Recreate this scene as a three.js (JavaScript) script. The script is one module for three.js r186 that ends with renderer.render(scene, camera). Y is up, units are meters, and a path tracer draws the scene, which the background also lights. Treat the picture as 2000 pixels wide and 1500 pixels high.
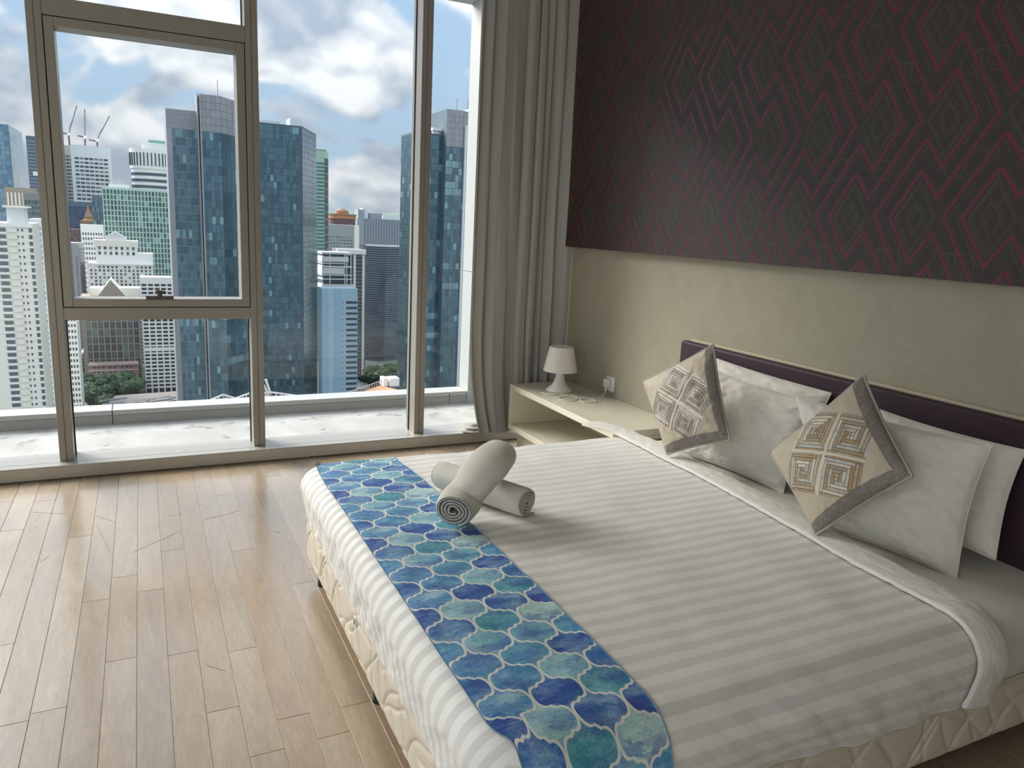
import * as THREE from 'three';
import { mergeGeometries, mergeVertices } from 'three/addons/utils/BufferGeometryUtils.js';
import { RoundedBoxGeometry } from 'three/addons/geometries/RoundedBoxGeometry.js';
import { createNoise2D, createNoise3D } from 'simplex-noise';

// ------------------------------------------------------------------ camera, sky, sun, exposure
const scene = new THREE.Scene();
const FOCAL = 1469.8, EYE = new THREE.Vector3(0, 1.5, 0);
const camera = new THREE.PerspectiveCamera(2 * Math.atan(750 / FOCAL) * 180 / Math.PI, 2000 / 1500, 0.05, 30000);
camera.position.copy(EYE);
camera.rotation.set(-0.2056, -0.4601, 0.0492, 'YXZ');
camera.updateMatrixWorld(true);
const renderer = new THREE.WebGLRenderer();
renderer.toneMapping = THREE.LinearToneMapping;
renderer.toneMappingExposure = 1.06;
renderer.shadowMap.enabled = true;

function prng(seed) {
  let s = seed | 0;
  return () => { s = (s + 0x6d2b79f5) | 0; let t = Math.imul(s ^ (s >>> 15), 1 | s); t = (t + Math.imul(t ^ (t >>> 7), 61 | t)) ^ t; return ((t ^ (t >>> 14)) >>> 0) / 4294967296; };
}
const rnd = prng(7), N2 = createNoise2D(prng(11)), N3 = createNoise3D(prng(12));
const fbm2 = (x, y, o = 4) => { let a = 0.5, s = 0; for (let i = 0; i < o; i++) { s += a * N2(x, y); x *= 2.03; y *= 2.03; a *= 0.5; } return s; };
const fbm3 = (x, y, z, o = 4) => { let a = 0.5, s = 0; for (let i = 0; i < o; i++) { s += a * N3(x, y, z); x *= 2.03; y *= 2.03; z *= 2.03; a *= 0.5; } return s; };
const clamp = (x, a = 0, b = 1) => Math.min(b, Math.max(a, x)), lerp = (a, b, t) => a + (b - a) * t, smooth = (a, b, x) => { const t = clamp((x - a) / (b - a)); return t * t * (3 - 2 * t); };

// cloudy afternoon sky: broken grey-white cumulus over pale blue, the same all the way round
const SKY = 2.35;
{
  const W = 2048, H = 1024, data = new Float32Array(W * H * 4);
  for (let j = 0; j < H; j++) {
    const el = ((j + 0.5) / H - 0.5) * Math.PI;
    for (let i = 0; i < W; i++) {
      const az = ((i + 0.5) / W) * 2 * Math.PI, ce = Math.cos(el), x = Math.cos(az) * ce, y = Math.sin(el), z = Math.sin(az) * ce;
      const up = Math.max(0, y);
      const grow = 1 + 2 * up; // overcast skies brighten towards the zenith
      const blue = [lerp(0.50, 0.30, smooth(0, 0.45, up)), lerp(0.66, 0.46, smooth(0, 0.45, up)), lerp(0.82, 0.70, smooth(0, 0.45, up))];
      const s = 2.6, yy = y * 5.2;
      const w1 = fbm3(x * s + 4, yy * 0.8, z * s, 3) * 0.45;
      const d = fbm3(x * s * 1.5 + w1, yy * 1.15 + w1, z * s * 1.5 + 7, 7) + 0.30 + 0.10 * smooth(0.08, 0.3, up);
      const cover = smooth(0.04, 0.24, d);
      const lit = fbm3(x * s * 2.6 + 9 + w1, yy * 2.2 + 3 + w1, z * s * 2.6, 7);
      const shadeC = clamp(0.62 + lit * 1.25 - smooth(0.3, 0.7, d) * 0.22, 0.22, 1);
      const cl = [lerp(0.27, 0.99, shadeC), lerp(0.36, 1.0, shadeC), lerp(0.50, 1.01, shadeC)];
      const o = (j * W + i) * 4;
      for (let c = 0; c < 3; c++) data[o + c] = SKY * grow * lerp(blue[c], cl[c], cover * 0.94);
      data[o + 3] = 1;
    }
  }
  const t = new THREE.DataTexture(data, W, H, THREE.RGBAFormat, THREE.FloatType);
  t.mapping = THREE.EquirectangularReflectionMapping; t.magFilter = THREE.LinearFilter; t.minFilter = THREE.LinearFilter; t.needsUpdate = true;
  scene.background = t;
}
// sun veiled by thin cloud, in front of the window wall and to its left: a broad soft source
const sun = new THREE.DirectionalLight(0xfffaf4, 22);
sun.position.set(-640, 740, -1290); sun.target.position.set(0, 0, -400);
sun.castShadow = true; sun.shadow.radius = 60; sun.shadow.mapSize.set(2048, 2048);
Object.assign(sun.shadow.camera, { left: -700, right: 700, top: 700, bottom: -700, near: 10, far: 3000 });
scene.add(sun, sun.target);

// ------------------------------------------------------------------ helpers
const RX = camera.matrixWorld.clone();
const ray = (px, py) => new THREE.Vector3((px - 1000) / FOCAL, -(py - 750) / FOCAL, -1).transformDirection(RX);
const atD = (px, py, D) => { const d = ray(px, py); return EYE.clone().addScaledVector(d, D / -d.z); };           // on the plane z = -D
const onY = (px, py, y) => { const d = ray(px, py); return EYE.clone().addScaledVector(d, (y - EYE.y) / d.y); };
const onX = (px, py, x) => { const d = ray(px, py); return EYE.clone().addScaledVector(d, (x - EYE.x) / d.x); };
const onPlane = (px, py, p, n) => { const d = ray(px, py); return EYE.clone().addScaledVector(d, p.clone().sub(EYE).dot(n) / d.dot(n)); };
const V = (x, y, z) => new THREE.Vector3(x, y, z);

const used = new Map();
const numbered = (n) => { const k = used.get(n) || 0; used.set(n, k + 1); return k ? n + '_' + String(k).padStart(3, '0') : n; };
function mesh(name, geo, mat, parent) {
  const m = new THREE.Mesh(geo, mat); m.name = parent === scene ? numbered(name) : name; m.castShadow = m.receiveShadow = true; parent.add(m); return m;
}
function group(name, parent = scene) { const g = new THREE.Group(); g.name = parent === scene ? numbered(name) : name; parent.add(g); return g; }
const tag = (o, label, category, grp) => { o.userData.label = label; o.userData.category = category; if (grp) o.userData.group = grp; return o; };
const struct = (o, label, category) => { o.userData.kind = 'structure'; if (label) o.userData.label = label; if (category) o.userData.category = category; return o; };
const std = (color, roughness = 0.6, o = {}) => new THREE.MeshStandardMaterial({ color, roughness, side: THREE.DoubleSide, ...o });
const phys = (color, roughness = 0.6, o = {}) => new THREE.MeshPhysicalMaterial({ color, roughness, side: THREE.DoubleSide, ...o });
const UNIT = new THREE.BoxGeometry(1, 1, 1);
function box(name, parent, mat, x0, x1, y0, y1, z0, z1, r = 0, geo) {
  const w = x1 - x0, h = y1 - y0, d = z1 - z0;
  const m = r ? mesh(name, new RoundedBoxGeometry(w, h, d, 2, r), mat, parent) : mesh(name, geo || UNIT, mat, parent);
  if (!r) m.scale.set(w, h, d);
  m.position.set((x0 + x1) / 2, (y0 + y1) / 2, (z0 + z1) / 2);
  return m;
}
function bakedBox(x0, x1, y0, y1, z0, z1) { const g = new THREE.BoxGeometry(x1 - x0, y1 - y0, z1 - z0); g.translate((x0 + x1) / 2, (y0 + y1) / 2, (z0 + z1) / 2); return g; }
// box with uv in metres on every face
function metreBox(x0, x1, y0, y1, z0, z1) {
  const g = bakedBox(x0, x1, y0, y1, z0, z1), p = g.attributes.position, n = g.attributes.normal, uv = g.attributes.uv;
  for (let i = 0; i < p.count; i++) {
    const ax = Math.abs(n.getX(i)), ay = Math.abs(n.getY(i));
    if (ax > 0.5) uv.setXY(i, p.getZ(i), p.getY(i)); else if (ay > 0.5) uv.setXY(i, p.getX(i), p.getZ(i)); else uv.setXY(i, p.getX(i), p.getY(i));
  }
  return g;
}
function gridGeo(nu, nv, f, close) {
  const pos = [], uv = [], idx = [];
  for (let j = 0; j <= nv; j++) for (let i = 0; i <= nu; i++) { const r = f(i / nu, j / nv); pos.push(r[0], r[1], r[2]); uv.push(r[3] ?? i / nu, r[4] ?? j / nv); }
  for (let j = 0; j < nv; j++) for (let i = 0; i < nu; i++) { const a = j * (nu + 1) + i, b = a + 1, c = a + nu + 1, d = c + 1; idx.push(a, b, d, a, d, c); }
  const g = new THREE.BufferGeometry();
  g.setAttribute('position', new THREE.Float32BufferAttribute(pos, 3)); g.setAttribute('uv', new THREE.Float32BufferAttribute(uv, 2)); g.setIndex(idx); g.computeVertexNormals();
  return g;
}
function tube(pts, r, seg = 60, rad = 8, closed = false) { return new THREE.TubeGeometry(new THREE.CatmullRomCurve3(pts, closed, 'centripetal'), seg, r, rad, closed); }
function texData(W, H, f, srgb = true) {
  const d = new Uint8Array(W * H * 4);
  for (let j = 0; j < H; j++) for (let i = 0; i < W; i++) { const c = f(i, j), o = (j * W + i) * 4; if (typeof c === 'number') { d[o] = d[o + 1] = d[o + 2] = clamp(c, 0, 255); } else { d[o] = clamp(c[0], 0, 255); d[o + 1] = clamp(c[1], 0, 255); d[o + 2] = clamp(c[2], 0, 255); } d[o + 3] = 255; }
  const t = new THREE.DataTexture(d, W, H); t.magFilter = THREE.LinearFilter; t.minFilter = THREE.LinearMipmapLinearFilter; t.wrapS = t.wrapT = THREE.RepeatWrapping; if (srgb) t.colorSpace = THREE.SRGBColorSpace; t.needsUpdate = true;
  return t;
}
function canvasTex(W, H, draw, srgb = true) {
  const c = document.createElement('canvas'); c.width = W; c.height = H; draw(c.getContext('2d'), W, H);
  const t = new THREE.CanvasTexture(c); t.wrapS = t.wrapT = THREE.RepeatWrapping; t.magFilter = THREE.LinearFilter; if (srgb) t.colorSpace = THREE.SRGBColorSpace;
  return t;
}
// noise that repeats every P units in both directions
const tileFbm = (u, v, f, o = 4) => { const a = u * 2 * Math.PI, b = v * 2 * Math.PI, r = f / (2 * Math.PI); let s = 0, am = 0.5, k = 1; for (let i = 0; i < o; i++) { s += am * N3(Math.cos(a) * r * k + Math.cos(b) * r * k * 0.618, Math.sin(a) * r * k + 11, Math.sin(b) * r * k + Math.cos(b) * r * k * 0.786); k *= 2; am *= 0.5; } return s; };

// ------------------------------------------------------------------ materials of the room
const M = {
  white: std(0xdcd9d2, 0.75), ceiling: std(0xe4e2dc, 0.85), frame: std(0x96928b, 0.34, { metalness: 0.25 }), gasket: std(0x1c1d1d, 0.6),
  sill: std(0xb3afa7, 0.22, { metalness: 0.3 }), steel: std(0x8f8c86, 0.3, { metalness: 0.8 }), darkMetal: std(0x55524d, 0.4, { metalness: 0.5 }),
  glass: phys(new THREE.Color(0.315, 0.325, 0.325), 0.02, { transmission: 1, thickness: 0, ior: 1.5 }), clearGlass: phys(new THREE.Color(0.88, 0.90, 0.90), 0.02, { transmission: 1, thickness: 0, ior: 1.5 }),
  render: std(0xd6d6d2, 0.85), underfloor: std(0x3a2d22, 0.9),
  cream: std(0xd9d3bf, 0.13), creamIn: std(0xcfc8b4, 0.35), plastic: std(0xe6e4dd, 0.35), cable: std(0xe9e7e0, 0.4),
  purple: std(0x35202c, 0.62), purpleSide: std(0x2a1a1c, 0.7), board: std(0xcbc0a6, 0.45), sheet: std(0xd8d4cb, 0.82),
  blackTag: std(0x15161a, 0.6), curtain: null,
};

// ------------------------------------------------------------------ room shell
const ZW = -4.67, ZF = -4.76, ZG = -4.88, XW = 2.64, XL = -3.1, ZB = 2.1, CEIL = 3.05, SILL = 0.078;
{
  // floor: oak planks of 96 mm, each a piece of its own where the photograph shows them
  const floor = struct(group('floor'), 'light oak plank floor with worn glossy finish', 'floor');
  const PW = 0.0957, X6 = -0.0778;
  box('subfloor', floor, M.underfloor, XL - 0.2, XW + 0.2, -0.3, -0.014, ZG - 0.04, ZB + 0.2);
  const TW = 1024, grain = (seed, warmth) => texData(TW, TW, (i, j) => {
    const u = i / TW, v = j / TW, w = tileFbm(u, v, 5 + seed, 3), x = u * 1.0;
    const cath = Math.sin((x * 26 + w * 9 + Math.sin(v * 6.283) * 2.2) * 2.0);
    const fine = tileFbm(u * 1, v, 9, 2) * 0.5 + N2(i * 0.42 + seed * 50, j * 0.012) * 0.55 + N2(i * 0.16 + seed * 9, j * 0.006) * 0.5;
    const pore = N2(i * 0.9, j * 0.03 + seed * 31) > 0.62 ? -9 : 0;
    const m = 1 + cath * 0.02 + fine * 0.085 + w * 0.035;
    return [170 * m + pore, (154 - warmth * 0.3) * m + pore, (134 - warmth * 0.7) * m + pore];
  });
  const g1 = grain(1, 0), g2 = grain(2, 8);
  const rough = texData(512, 512, (i, j) => 96 + tileFbm(i / 512, j / 512, 5, 4) * 26, false);
  const tints = [0xffffff, 0xf8f3ec, 0xf0e9e0, 0xfcf6ec, 0xf6ecdf, 0xece6de];
  const mats = tints.map((t, k) => phys(t, 0.85, { map: k % 2 ? g1 : g2, roughnessMap: rough, bumpMap: k % 2 ? g1 : g2, bumpScale: 0.0002, ior: 1.7, clearcoat: 1, clearcoatRoughness: 0.17 }));
  const jointPx = { 4: [1173], 5: [1126, 1288], 6: [1153], 9: [1268, 1470], 8: [1385], 11: [1435], 2: [1415], 10: [1074, 967], 12: [1138] };
  const plankGeo = (x0, x1, z0, z1) => {
    const w = x1 - x0, l = z1 - z0, b = 0.0012, uo = rnd() * 3, vo = rnd() * 3;
    // chamfered board: top face, four bevels, four sides
    const pos = [], uv = [], idx = [];
    const ring = (in_, y) => [[-w / 2 + in_, y, -l / 2 + in_], [w / 2 - in_, y, -l / 2 + in_], [w / 2 - in_, y, l / 2 - in_], [-w / 2 + in_, y, l / 2 - in_]];
    const quad = (a, b2, c, d) => { const o = pos.length / 3; for (const p of [a, b2, c, d]) { pos.push(...p); uv.push(uo + p[0] / 0.4, vo + p[2] / 1.7); } idx.push(o, o + 2, o + 1, o, o + 3, o + 2); };
    const t = ring(b, 0), m = ring(0, -b), s = ring(0, -0.014);
    quad(...t);
    for (let k = 0; k < 4; k++) { const n = (k + 1) % 4; quad(t[n], t[k], m[k], m[n]); quad(m[n], m[k], s[k], s[n]); }
    const g = new THREE.BufferGeometry(); g.setAttribute('position', new THREE.Float32BufferAttribute(pos, 3)); g.setAttribute('uv', new THREE.Float32BufferAttribute(uv, 2)); g.setIndex(idx);
    const f = g.toNonIndexed(); f.computeVertexNormals(); return f;
  };
  const rest = [];
  for (let k = -26; k <= 34; k++) {
    const x0 = X6 + (k - 6) * PW, x1 = x0 + PW - 0.0007;
    if (x0 < XL || x1 > XW) continue;
    const cuts = [ZG + 0.1];
    if (jointPx[k]) for (const py of jointPx[k]) { const xm = (x0 + x1) / 2; let best = 0, bd = 1e9; for (let z = -4.6; z < -1; z += 0.005) { const v = V(xm, 0, z).project(camera); const y = (1 - v.y) * 750; if (Math.abs(y - py) < bd) { bd = Math.abs(y - py); best = z; } } cuts.push(best); }
    let z = jointPx[k] ? Math.max(...cuts) : ZG + 0.1 - rnd() * 0.9;
    while (z < ZB) { z += 0.75 + rnd() * 0.9; if (z > ZG + 0.3) cuts.push(Math.min(z, ZB)); }
    cuts.sort((a, b) => a - b);
    for (let c = 0; c + 1 < cuts.length; c++) {
      const a = cuts[c], b = cuts[c + 1] - 0.0008; if (b - a < 0.03) continue;
      const g = plankGeo(x0, x1, a, b), visible = x0 > -1.7 && x1 < 1.2 && a < -1.0;
      if (visible) { const m = mesh('plank', g, mats[Math.floor(rnd() * mats.length)], floor); m.position.set((x0 + x1) / 2, 0, (a + b) / 2); }
      else { g.translate((x0 + x1) / 2, 0, (a + b) / 2); rest.push(g); }
    }
  }
  const r = mesh('plank_field', mergeGeometries(rest), mats[1], floor); r.userData.kind = 'stuff';
  // scratches seen near the window
  const scratch = std(0x6d5a45, 0.5);
  for (const [ax, ay, bx, by] of [[64, 1000, 127, 1004], [188, 1008, 226, 1020], [188, 1024, 214, 1075], [78, 1099, 94, 1087], [68, 1032, 75, 1028], [272, 1073, 313, 1055], [258, 1080, 272, 1073], [316, 1055, 345, 1040], [400, 1014, 436, 1006], [438, 1006, 470, 996], [330, 1008, 356, 1004], [537, 1038, 548, 1041], [440, 1310, 404, 1270 + 30]]) {
    const a = onY(ax, ay, 0.0004), b = onY(bx, by, 0.0004), d = b.clone().sub(a), L = d.length(), m = box('scratch', floor, scratch, -L / 2, L / 2, -0.0002, 0.0002, -0.0009, 0.0009);
    m.position.copy(a.add(b).multiplyScalar(0.5)); m.rotation.y = -Math.atan2(d.z, d.x);
  }
}
// linen-look wall covering
const linen = texData(512, 512, (i, j) => {
  const t = N2(i * 0.55, j * 0.02) * 7 + N2(i * 0.02 + 40, j * 0.55) * 6 + tileFbm(i / 512, j / 512, 3, 3) * 5 + (rnd() - 0.5) * 7;
  return [166 + t, 160 + t, 141 + t];
});
linen.repeat.set(2.2, 2.2);
const linenBump = texData(256, 256, (i, j) => 128 + N2(i * 0.6, j * 0.03) * 60 + N2(i * 0.03, j * 0.6 + 9) * 60, false); linenBump.repeat.set(4.4, 4.4);
const wallMat = std(0xffffff, 0.75, { map: linen, bumpMap: linenBump, bumpScale: 0.0006 });
struct(mesh('wall_right', metreBox(XW, XW + 0.2, -0.3, CEIL + 0.3, ZG - 0.02, ZB + 0.2), wallMat, scene), 'beige linen-textured wall covering behind the bed', 'wall');
struct(box('wall_back', scene, M.white, XL - 0.2, XW, -0.3, CEIL + 0.3, ZB, ZB + 0.2), 'plain off-white wall at the rear of the bedroom', 'wall');
struct(box('ceiling', scene, M.ceiling, XL - 0.2, XW, CEIL, CEIL + 0.3, ZG - 0.02, ZB), 'plain white bedroom ceiling', 'ceiling');
// left wall: solid near the window corner, then an unseen glazed bay, added for fill light
{
  const ZE = -1.0, Z2 = ZB - 0.1, w = struct(group('wall_left'), 'off-white side wall with an added tall glazed bay for fill light', 'wall');
  box('wall_panel', w, M.white, XL - 0.2, XL, -0.3, CEIL, ZG - 0.02, ZE); box('wall_panel', w, M.white, XL - 0.2, XL, -0.3, CEIL, Z2, ZB);
  box('sill', w, M.sill, XL - 0.2, XL + 0.06, 0.004, SILL, ZE, Z2);
  for (let k = 0; k <= 3; k++) { const z = lerp(ZE + 0.035, Z2 - 0.035, k / 3); box('mullion', w, M.frame, XL - 0.16, XL, SILL, CEIL, z - 0.035, z + 0.035); }
  const g = mesh('pane', new THREE.PlaneGeometry(Z2 - ZE, CEIL - SILL), M.clearGlass, w); g.rotation.y = Math.PI / 2; g.position.set(XL - 0.12, (CEIL + SILL) / 2, (ZE + Z2) / 2);
}

// ------------------------------------------------------------------ window wall
{
  const MX = [-2.531, -1.483, -0.435, 0.613, 1.661], half = 0.035;
  const sillT = struct(group('trim_1'), 'wide grey aluminium sill running under the window wall', 'sill');
  { const prof = new THREE.Shape(); // profile in (depth from room side, height)
    prof.moveTo(0, 0.008); prof.lineTo(0, SILL - 0.006); prof.lineTo(0.005, SILL); prof.lineTo(0.07, SILL); prof.lineTo(0.072, SILL - 0.003); prof.lineTo(0.075, SILL); prof.lineTo(0.26, SILL); prof.lineTo(0.26, -0.06); prof.lineTo(0.03, -0.06); prof.lineTo(0.03, 0.008); prof.lineTo(0, 0.008);
    const g = new THREE.ExtrudeGeometry(prof, { depth: XW - XL, bevelEnabled: false }); g.rotateY(Math.PI / 2); g.translate(XL, 0, ZW);
    mesh('sill_board', g, M.sill, sillT); }
  const bays = [[XL, MX[0]], [MX[0], MX[1]], [MX[1], MX[2]], [MX[2], MX[3]], [MX[3], MX[4]], [MX[4], XW]];
  bays.forEach(([a, b], k) => {
    const w = struct(group('window_' + (k + 1)), ['', 'tall fixed pane next to the plain side wall', 'tall fixed window pane left of the opening window', 'window bay with top-hung opening sash and handle', 'tall fixed window pane right of the opening sash', 'narrow window pane beside the grey curtain'][k] || 'tall fixed pane at the room corner', 'window');
    const x0 = a + half, x1 = b === XW ? b : b - half;
    const paneAt = (name, parent, xa, xb, ya, yb, z) => { const m = mesh(name, new THREE.PlaneGeometry(xb - xa, yb - ya), M.glass, parent); m.position.set((xa + xb) / 2, (ya + yb) / 2, z); return m; };
    if (b !== XW) {
      // deep mullion in two halves with a joint between
      box('mullion', w, M.frame, b - half, b - 0.0015, SILL, CEIL, ZG - 0.06, ZF, 0.003);
      box('mullion', w, M.frame, b + 0.0015, b + half, SILL, CEIL, ZG - 0.06, ZF, 0.003);
      box('mullion_core', w, M.frame, b - 0.004, b + 0.004, SILL, CEIL, ZG - 0.05, ZF - 0.006);
      box('gasket', w, M.gasket, b + half, b + half + 0.006, SILL, CEIL, ZG - 0.006, ZG + 0.006);
      box('gasket', w, M.gasket, b - half - 0.006, b - half, SILL, CEIL, ZG - 0.006, ZG + 0.006);
    }
    box('head_rail', w, M.frame, x0, x1, CEIL - 0.06, CEIL, ZG - 0.05, ZF, 0.003);
    if (k !== 3) { paneAt('pane', w, x0, x1, SILL, CEIL - 0.06, ZG); return; }
    box('transom', w, M.frame, x0, x1, 2.441, 2.53, ZG - 0.05, ZF, 0.003);
    box('transom', w, M.frame, x0, x1, 0.881, 0.949, ZG - 0.05, ZF, 0.003);
    paneAt('pane', w, x0, x1, 2.53, CEIL - 0.06, ZG); paneAt('pane', w, x0, x1, SILL, 0.881, ZG);
    const s = group('sash', w), f = 0.045, ya = 0.953, yb = 2.437, xa = x0 + 0.004, xb = x1 - 0.004;
    box('sash_stile', s, M.frame, xa, xa + f, ya, yb, ZG - 0.03, ZF - 0.002, 0.003); box('sash_stile', s, M.frame, xb - f, xb, ya, yb, ZG - 0.03, ZF - 0.002, 0.003);
    box('sash_rail', s, M.frame, xa + f, xb - f, ya, ya + f, ZG - 0.03, ZF - 0.002, 0.003); box('sash_rail', s, M.frame, xa + f, xb - f, yb - f, yb, ZG - 0.03, ZF - 0.002, 0.003);
    paneAt('pane', s, xa + f, xb - f, ya + f, yb - f, ZG);
    // handle: base plate and lever
    const hx = 0.083, hy = ya + f;
    const h = [bakedBox(hx - 0.072, hx + 0.072, hy - 0.004, hy + 0.018, ZF - 0.03, ZF + 0.006)];
    const lev = new THREE.CylinderGeometry(0.011, 0.014, 0.03, 12); lev.translate(hx, hy + 0.03, ZF + 0.0); h.push(lev);
    const kn = new THREE.CapsuleGeometry(0.009, 0.04, 4, 10); kn.rotateZ(Math.PI / 2 - 0.2); kn.translate(hx + 0.006, hy + 0.042, ZF + 0.008); h.push(kn);
    mesh('handle', mergeGeometries(h.map((g) => g.toNonIndexed())), M.darkMetal, s);
  });
}

// ------------------------------------------------------------------ ledge outside
{
  const stain = texData(512, 512, (i, j) => {
    const u = i / 512, v = j / 512; let t = 168 + tileFbm(u, v, 3, 5) * 20 + N2(i * 0.02, j * 0.22) * 5;
    const l = tileFbm(u + 0.3, v * 1.0, 6, 4) + N2(i * 0.01, j * 0.09) * 0.22; t -= smooth(0.28, 0.5, l) * 34;
    return [t, t - 1, t - 5];
  });
  stain.repeat.set(0.7, 0.7);
  const terraceMat = std(0xffffff, 0.8, { map: stain });
  const kerbMat = std(0xa3a4a1, 0.6), capMat = std(0xb4b4b0, 0.45);
  const t = struct(group('terrace'), 'pale stained concrete ledge outside the window', 'ledge');
  mesh('slab', metreBox(XL - 2, 2.9, -0.4, -0.05, -6.25, ZG - 0.05), terraceMat, t);
  const k = struct(group('parapet'), 'low grey metal-capped kerb along the ledge', 'kerb');
  const joints = [XL - 2, -1.9, 0.218 - 0.0, 2.06, 2.54];
  const jx = onY(220, 815, 0.0).x; joints[2] = atD(220, 815, 6.02).x; joints[3] = atD(878, 775, 6.02).x; joints[1] = joints[2] * 2 - joints[3];
  for (let i = 0; i + 1 < joints.length; i++) { box('kerb_face', k, kerbMat, joints[i] + 0.003, joints[i + 1] - 0.003, -0.05, 0.018, -6.2, -6.02); box('kerb_cap', k, capMat, joints[i] + 0.003, joints[i + 1] - 0.003, 0.021, 0.058, -6.21, -6.013, 0.004); }
  box('kerb_core', k, M.gasket, XL - 2, 2.54, -0.05, 0.05, -6.19, -6.03);
  const f = struct(group('trim_2'), 'pale metal surround at the right end of the ledge', 'surround');
  box('post', f, capMat, 2.54, 2.63, -0.4, 1.1, -6.21, -6.0, 0.004); box('post', f, capMat, 2.54, 2.63, 1.104, 3.27, -6.21, -6.0, 0.004);
  box('return_panel', f, kerbMat, 2.63, 2.75, -0.4, 3.6, -6.21, ZG - 0.03);
  box('top_beam', f, capMat, XL - 2, 2.75, 3.27, 3.6, -6.21, -6.0);
}
// ------------------------------------------------------------------ patterned panel above the bed
{
  const CW = 0.289, CH = 0.683, TWp = 868, THp = 2048, k = TWp / CW, ky = THp / CH;
  const chains = [
    [[0, 0.113], [-0.178, -0.165], [0, -0.445], [0.075, -0.342], [0.18, -0.507], [0.075, -0.673], [0, -0.57]],
    [[0, 0], [-0.107, -0.168], [0, -0.332], [0.075, -0.222], [0.254, -0.503], [0.075, -0.78], [0, -0.683]]];
  const lines = (cx, off, style, width, jitter) => {
    cx.strokeStyle = style; cx.lineWidth = width; cx.lineJoin = 'miter'; cx.miterLimit = 3;
    for (const ch of chains) for (let a = -2; a <= 2; a++) for (let b = -2; b <= 2; b++) {
      cx.beginPath(); ch.forEach(([z, y], i) => { const X = (z + a * CW + off[0] + 0.14) * k, Y = (-(y + b * CH) + off[1] + 0.1) * ky; i ? cx.lineTo(X, Y) : cx.moveTo(X, Y); }); cx.stroke();
    }
  };
  const poly = (cx, pts, style, width, close = true) => {
    cx.strokeStyle = style; cx.lineWidth = width;
    for (let a = -2; a <= 2; a++) for (let b = -2; b <= 2; b++) { cx.beginPath(); pts.forEach(([z, y], i) => { const X = (z + a * CW + 0.14) * k, Y = (-(y + b * CH) + 0.1) * ky; i ? cx.lineTo(X, Y) : cx.moveTo(X, Y); }); if (close) cx.closePath(); cx.stroke(); }
  };
  const green = 'rgba(86,82,66,0.95)';
  const paint = (cx, W, H, rel) => {
    cx.fillStyle = rel ? '#808080' : '#393230'; cx.fillRect(0, 0, W, H);
    if (!rel) for (let i = 0; i < 5200; i++) { const x = rnd() * W, y = rnd() * H; cx.fillStyle = rnd() > 0.5 ? 'rgba(255,240,225,0.03)' : 'rgba(0,0,0,0.05)'; cx.fillRect(x, y, 1.5, 30 + rnd() * 60); }
    const g = rel ? '#a0a0a0' : green;
    // thin secondary drawing: nested diamonds, links and small hexagons
    for (const [cz, cy] of [[0, -0.168], [0.075, -0.507]]) {
      for (const s of [0.78, 0.7, 0.42, 0.3]) poly(cx, [[cz, cy + 0.165 * s], [cz - 0.107 * s, cy], [cz, cy - 0.165 * s], [cz + 0.107 * s, cy]], g, s > 0.5 ? 7 : 5);
      poly(cx, [[cz - 0.05, cy + 0.12], [cz + 0.09, cy - 0.1]], g, 5.5, false); poly(cx, [[cz + 0.06, cy + 0.12], [cz - 0.08, cy - 0.11]], g, 5.5, false);
      poly(cx, [[cz - 0.02, cy + 0.05], [cz - 0.03, cy], [cz - 0.01, cy - 0.05], [cz + 0.02, cy - 0.03], [cz + 0.03, cy + 0.02]], g, 5);
    }
    for (const [cz, cy, s] of [[0.12, -0.33, 1], [-0.07, -0.33, -1], [0.12, 0.01, -1], [-0.09, 0.02, 1]]) {
      poly(cx, [[cz - 0.022 * s, cy + 0.035], [cz + 0.03 * s, cy + 0.04], [cz + 0.04 * s, cy], [cz + 0.02 * s, cy - 0.035], [cz - 0.03 * s, cy - 0.04], [cz - 0.035 * s, cy]], g, 7);
      poly(cx, [[cz + 0.03 * s, cy + 0.04], [cz + 0.075 * s, cy + 0.036]], g, 7, false);
    }
    lines(cx, [0.018, 0.006], g, 6); lines(cx, [-0.016, 0.01], g, 5);
    // magenta zigzags
    lines(cx, [0, 0], rel ? '#d8d8d8' : '#64213a', 40); lines(cx, [0.0012, 0], rel ? '#ececec' : '#702843', 22); lines(cx, [-0.003, 0.0], rel ? '#e0e0e0' : 'rgba(88,20,44,0.7)', 6);
  };
  const map = canvasTex(TWp, THp, (cx, W, H) => paint(cx, W, H, false)), bump = canvasTex(TWp / 2, THp / 2, (cx, W, H) => { cx.scale(0.5, 0.5); paint(cx, W * 2, H * 2, true); }, false);
  const rough = canvasTex(TWp / 2, THp / 2, (cx, W, H) => { cx.scale(0.5, 0.5); cx.fillStyle = '#989898'; cx.fillRect(0, 0, W * 2, H * 2); lines(cx, [0, 0], '#606060', 40); }, false);
  const m = std(0xffffff, 0.78, { map, bumpMap: bump, bumpScale: 0.0012, roughnessMap: rough });
  const X0 = XW - 0.05, y0 = 1.388, g = metreBox(X0, XW - 0.0005, y0, CEIL - 0.001, -4.6, ZB - 0.002), uv = g.attributes.uv, p = g.attributes.position;
  // anchor the print so that point A of the drawing lies at z = -2.217, y = 1.773
  for (let i = 0; i < uv.count; i++) uv.setXY(i, (p.getZ(i) + 2.217 + 0.14) / CW, 1 - (-(p.getY(i) - 1.773) + 0.1) / CH);
  tag(mesh('wall_panel', g, m, scene), 'dark brown wallpapered panel with magenta zigzag lines above the bed', 'wall panel');
}

// ------------------------------------------------------------------ bed: base, mattress, headboard
const BX0 = 0.574, BX1 = 2.53, BZ0 = -3.05, BZ1 = -1.125, TOP = 0.5;
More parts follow.
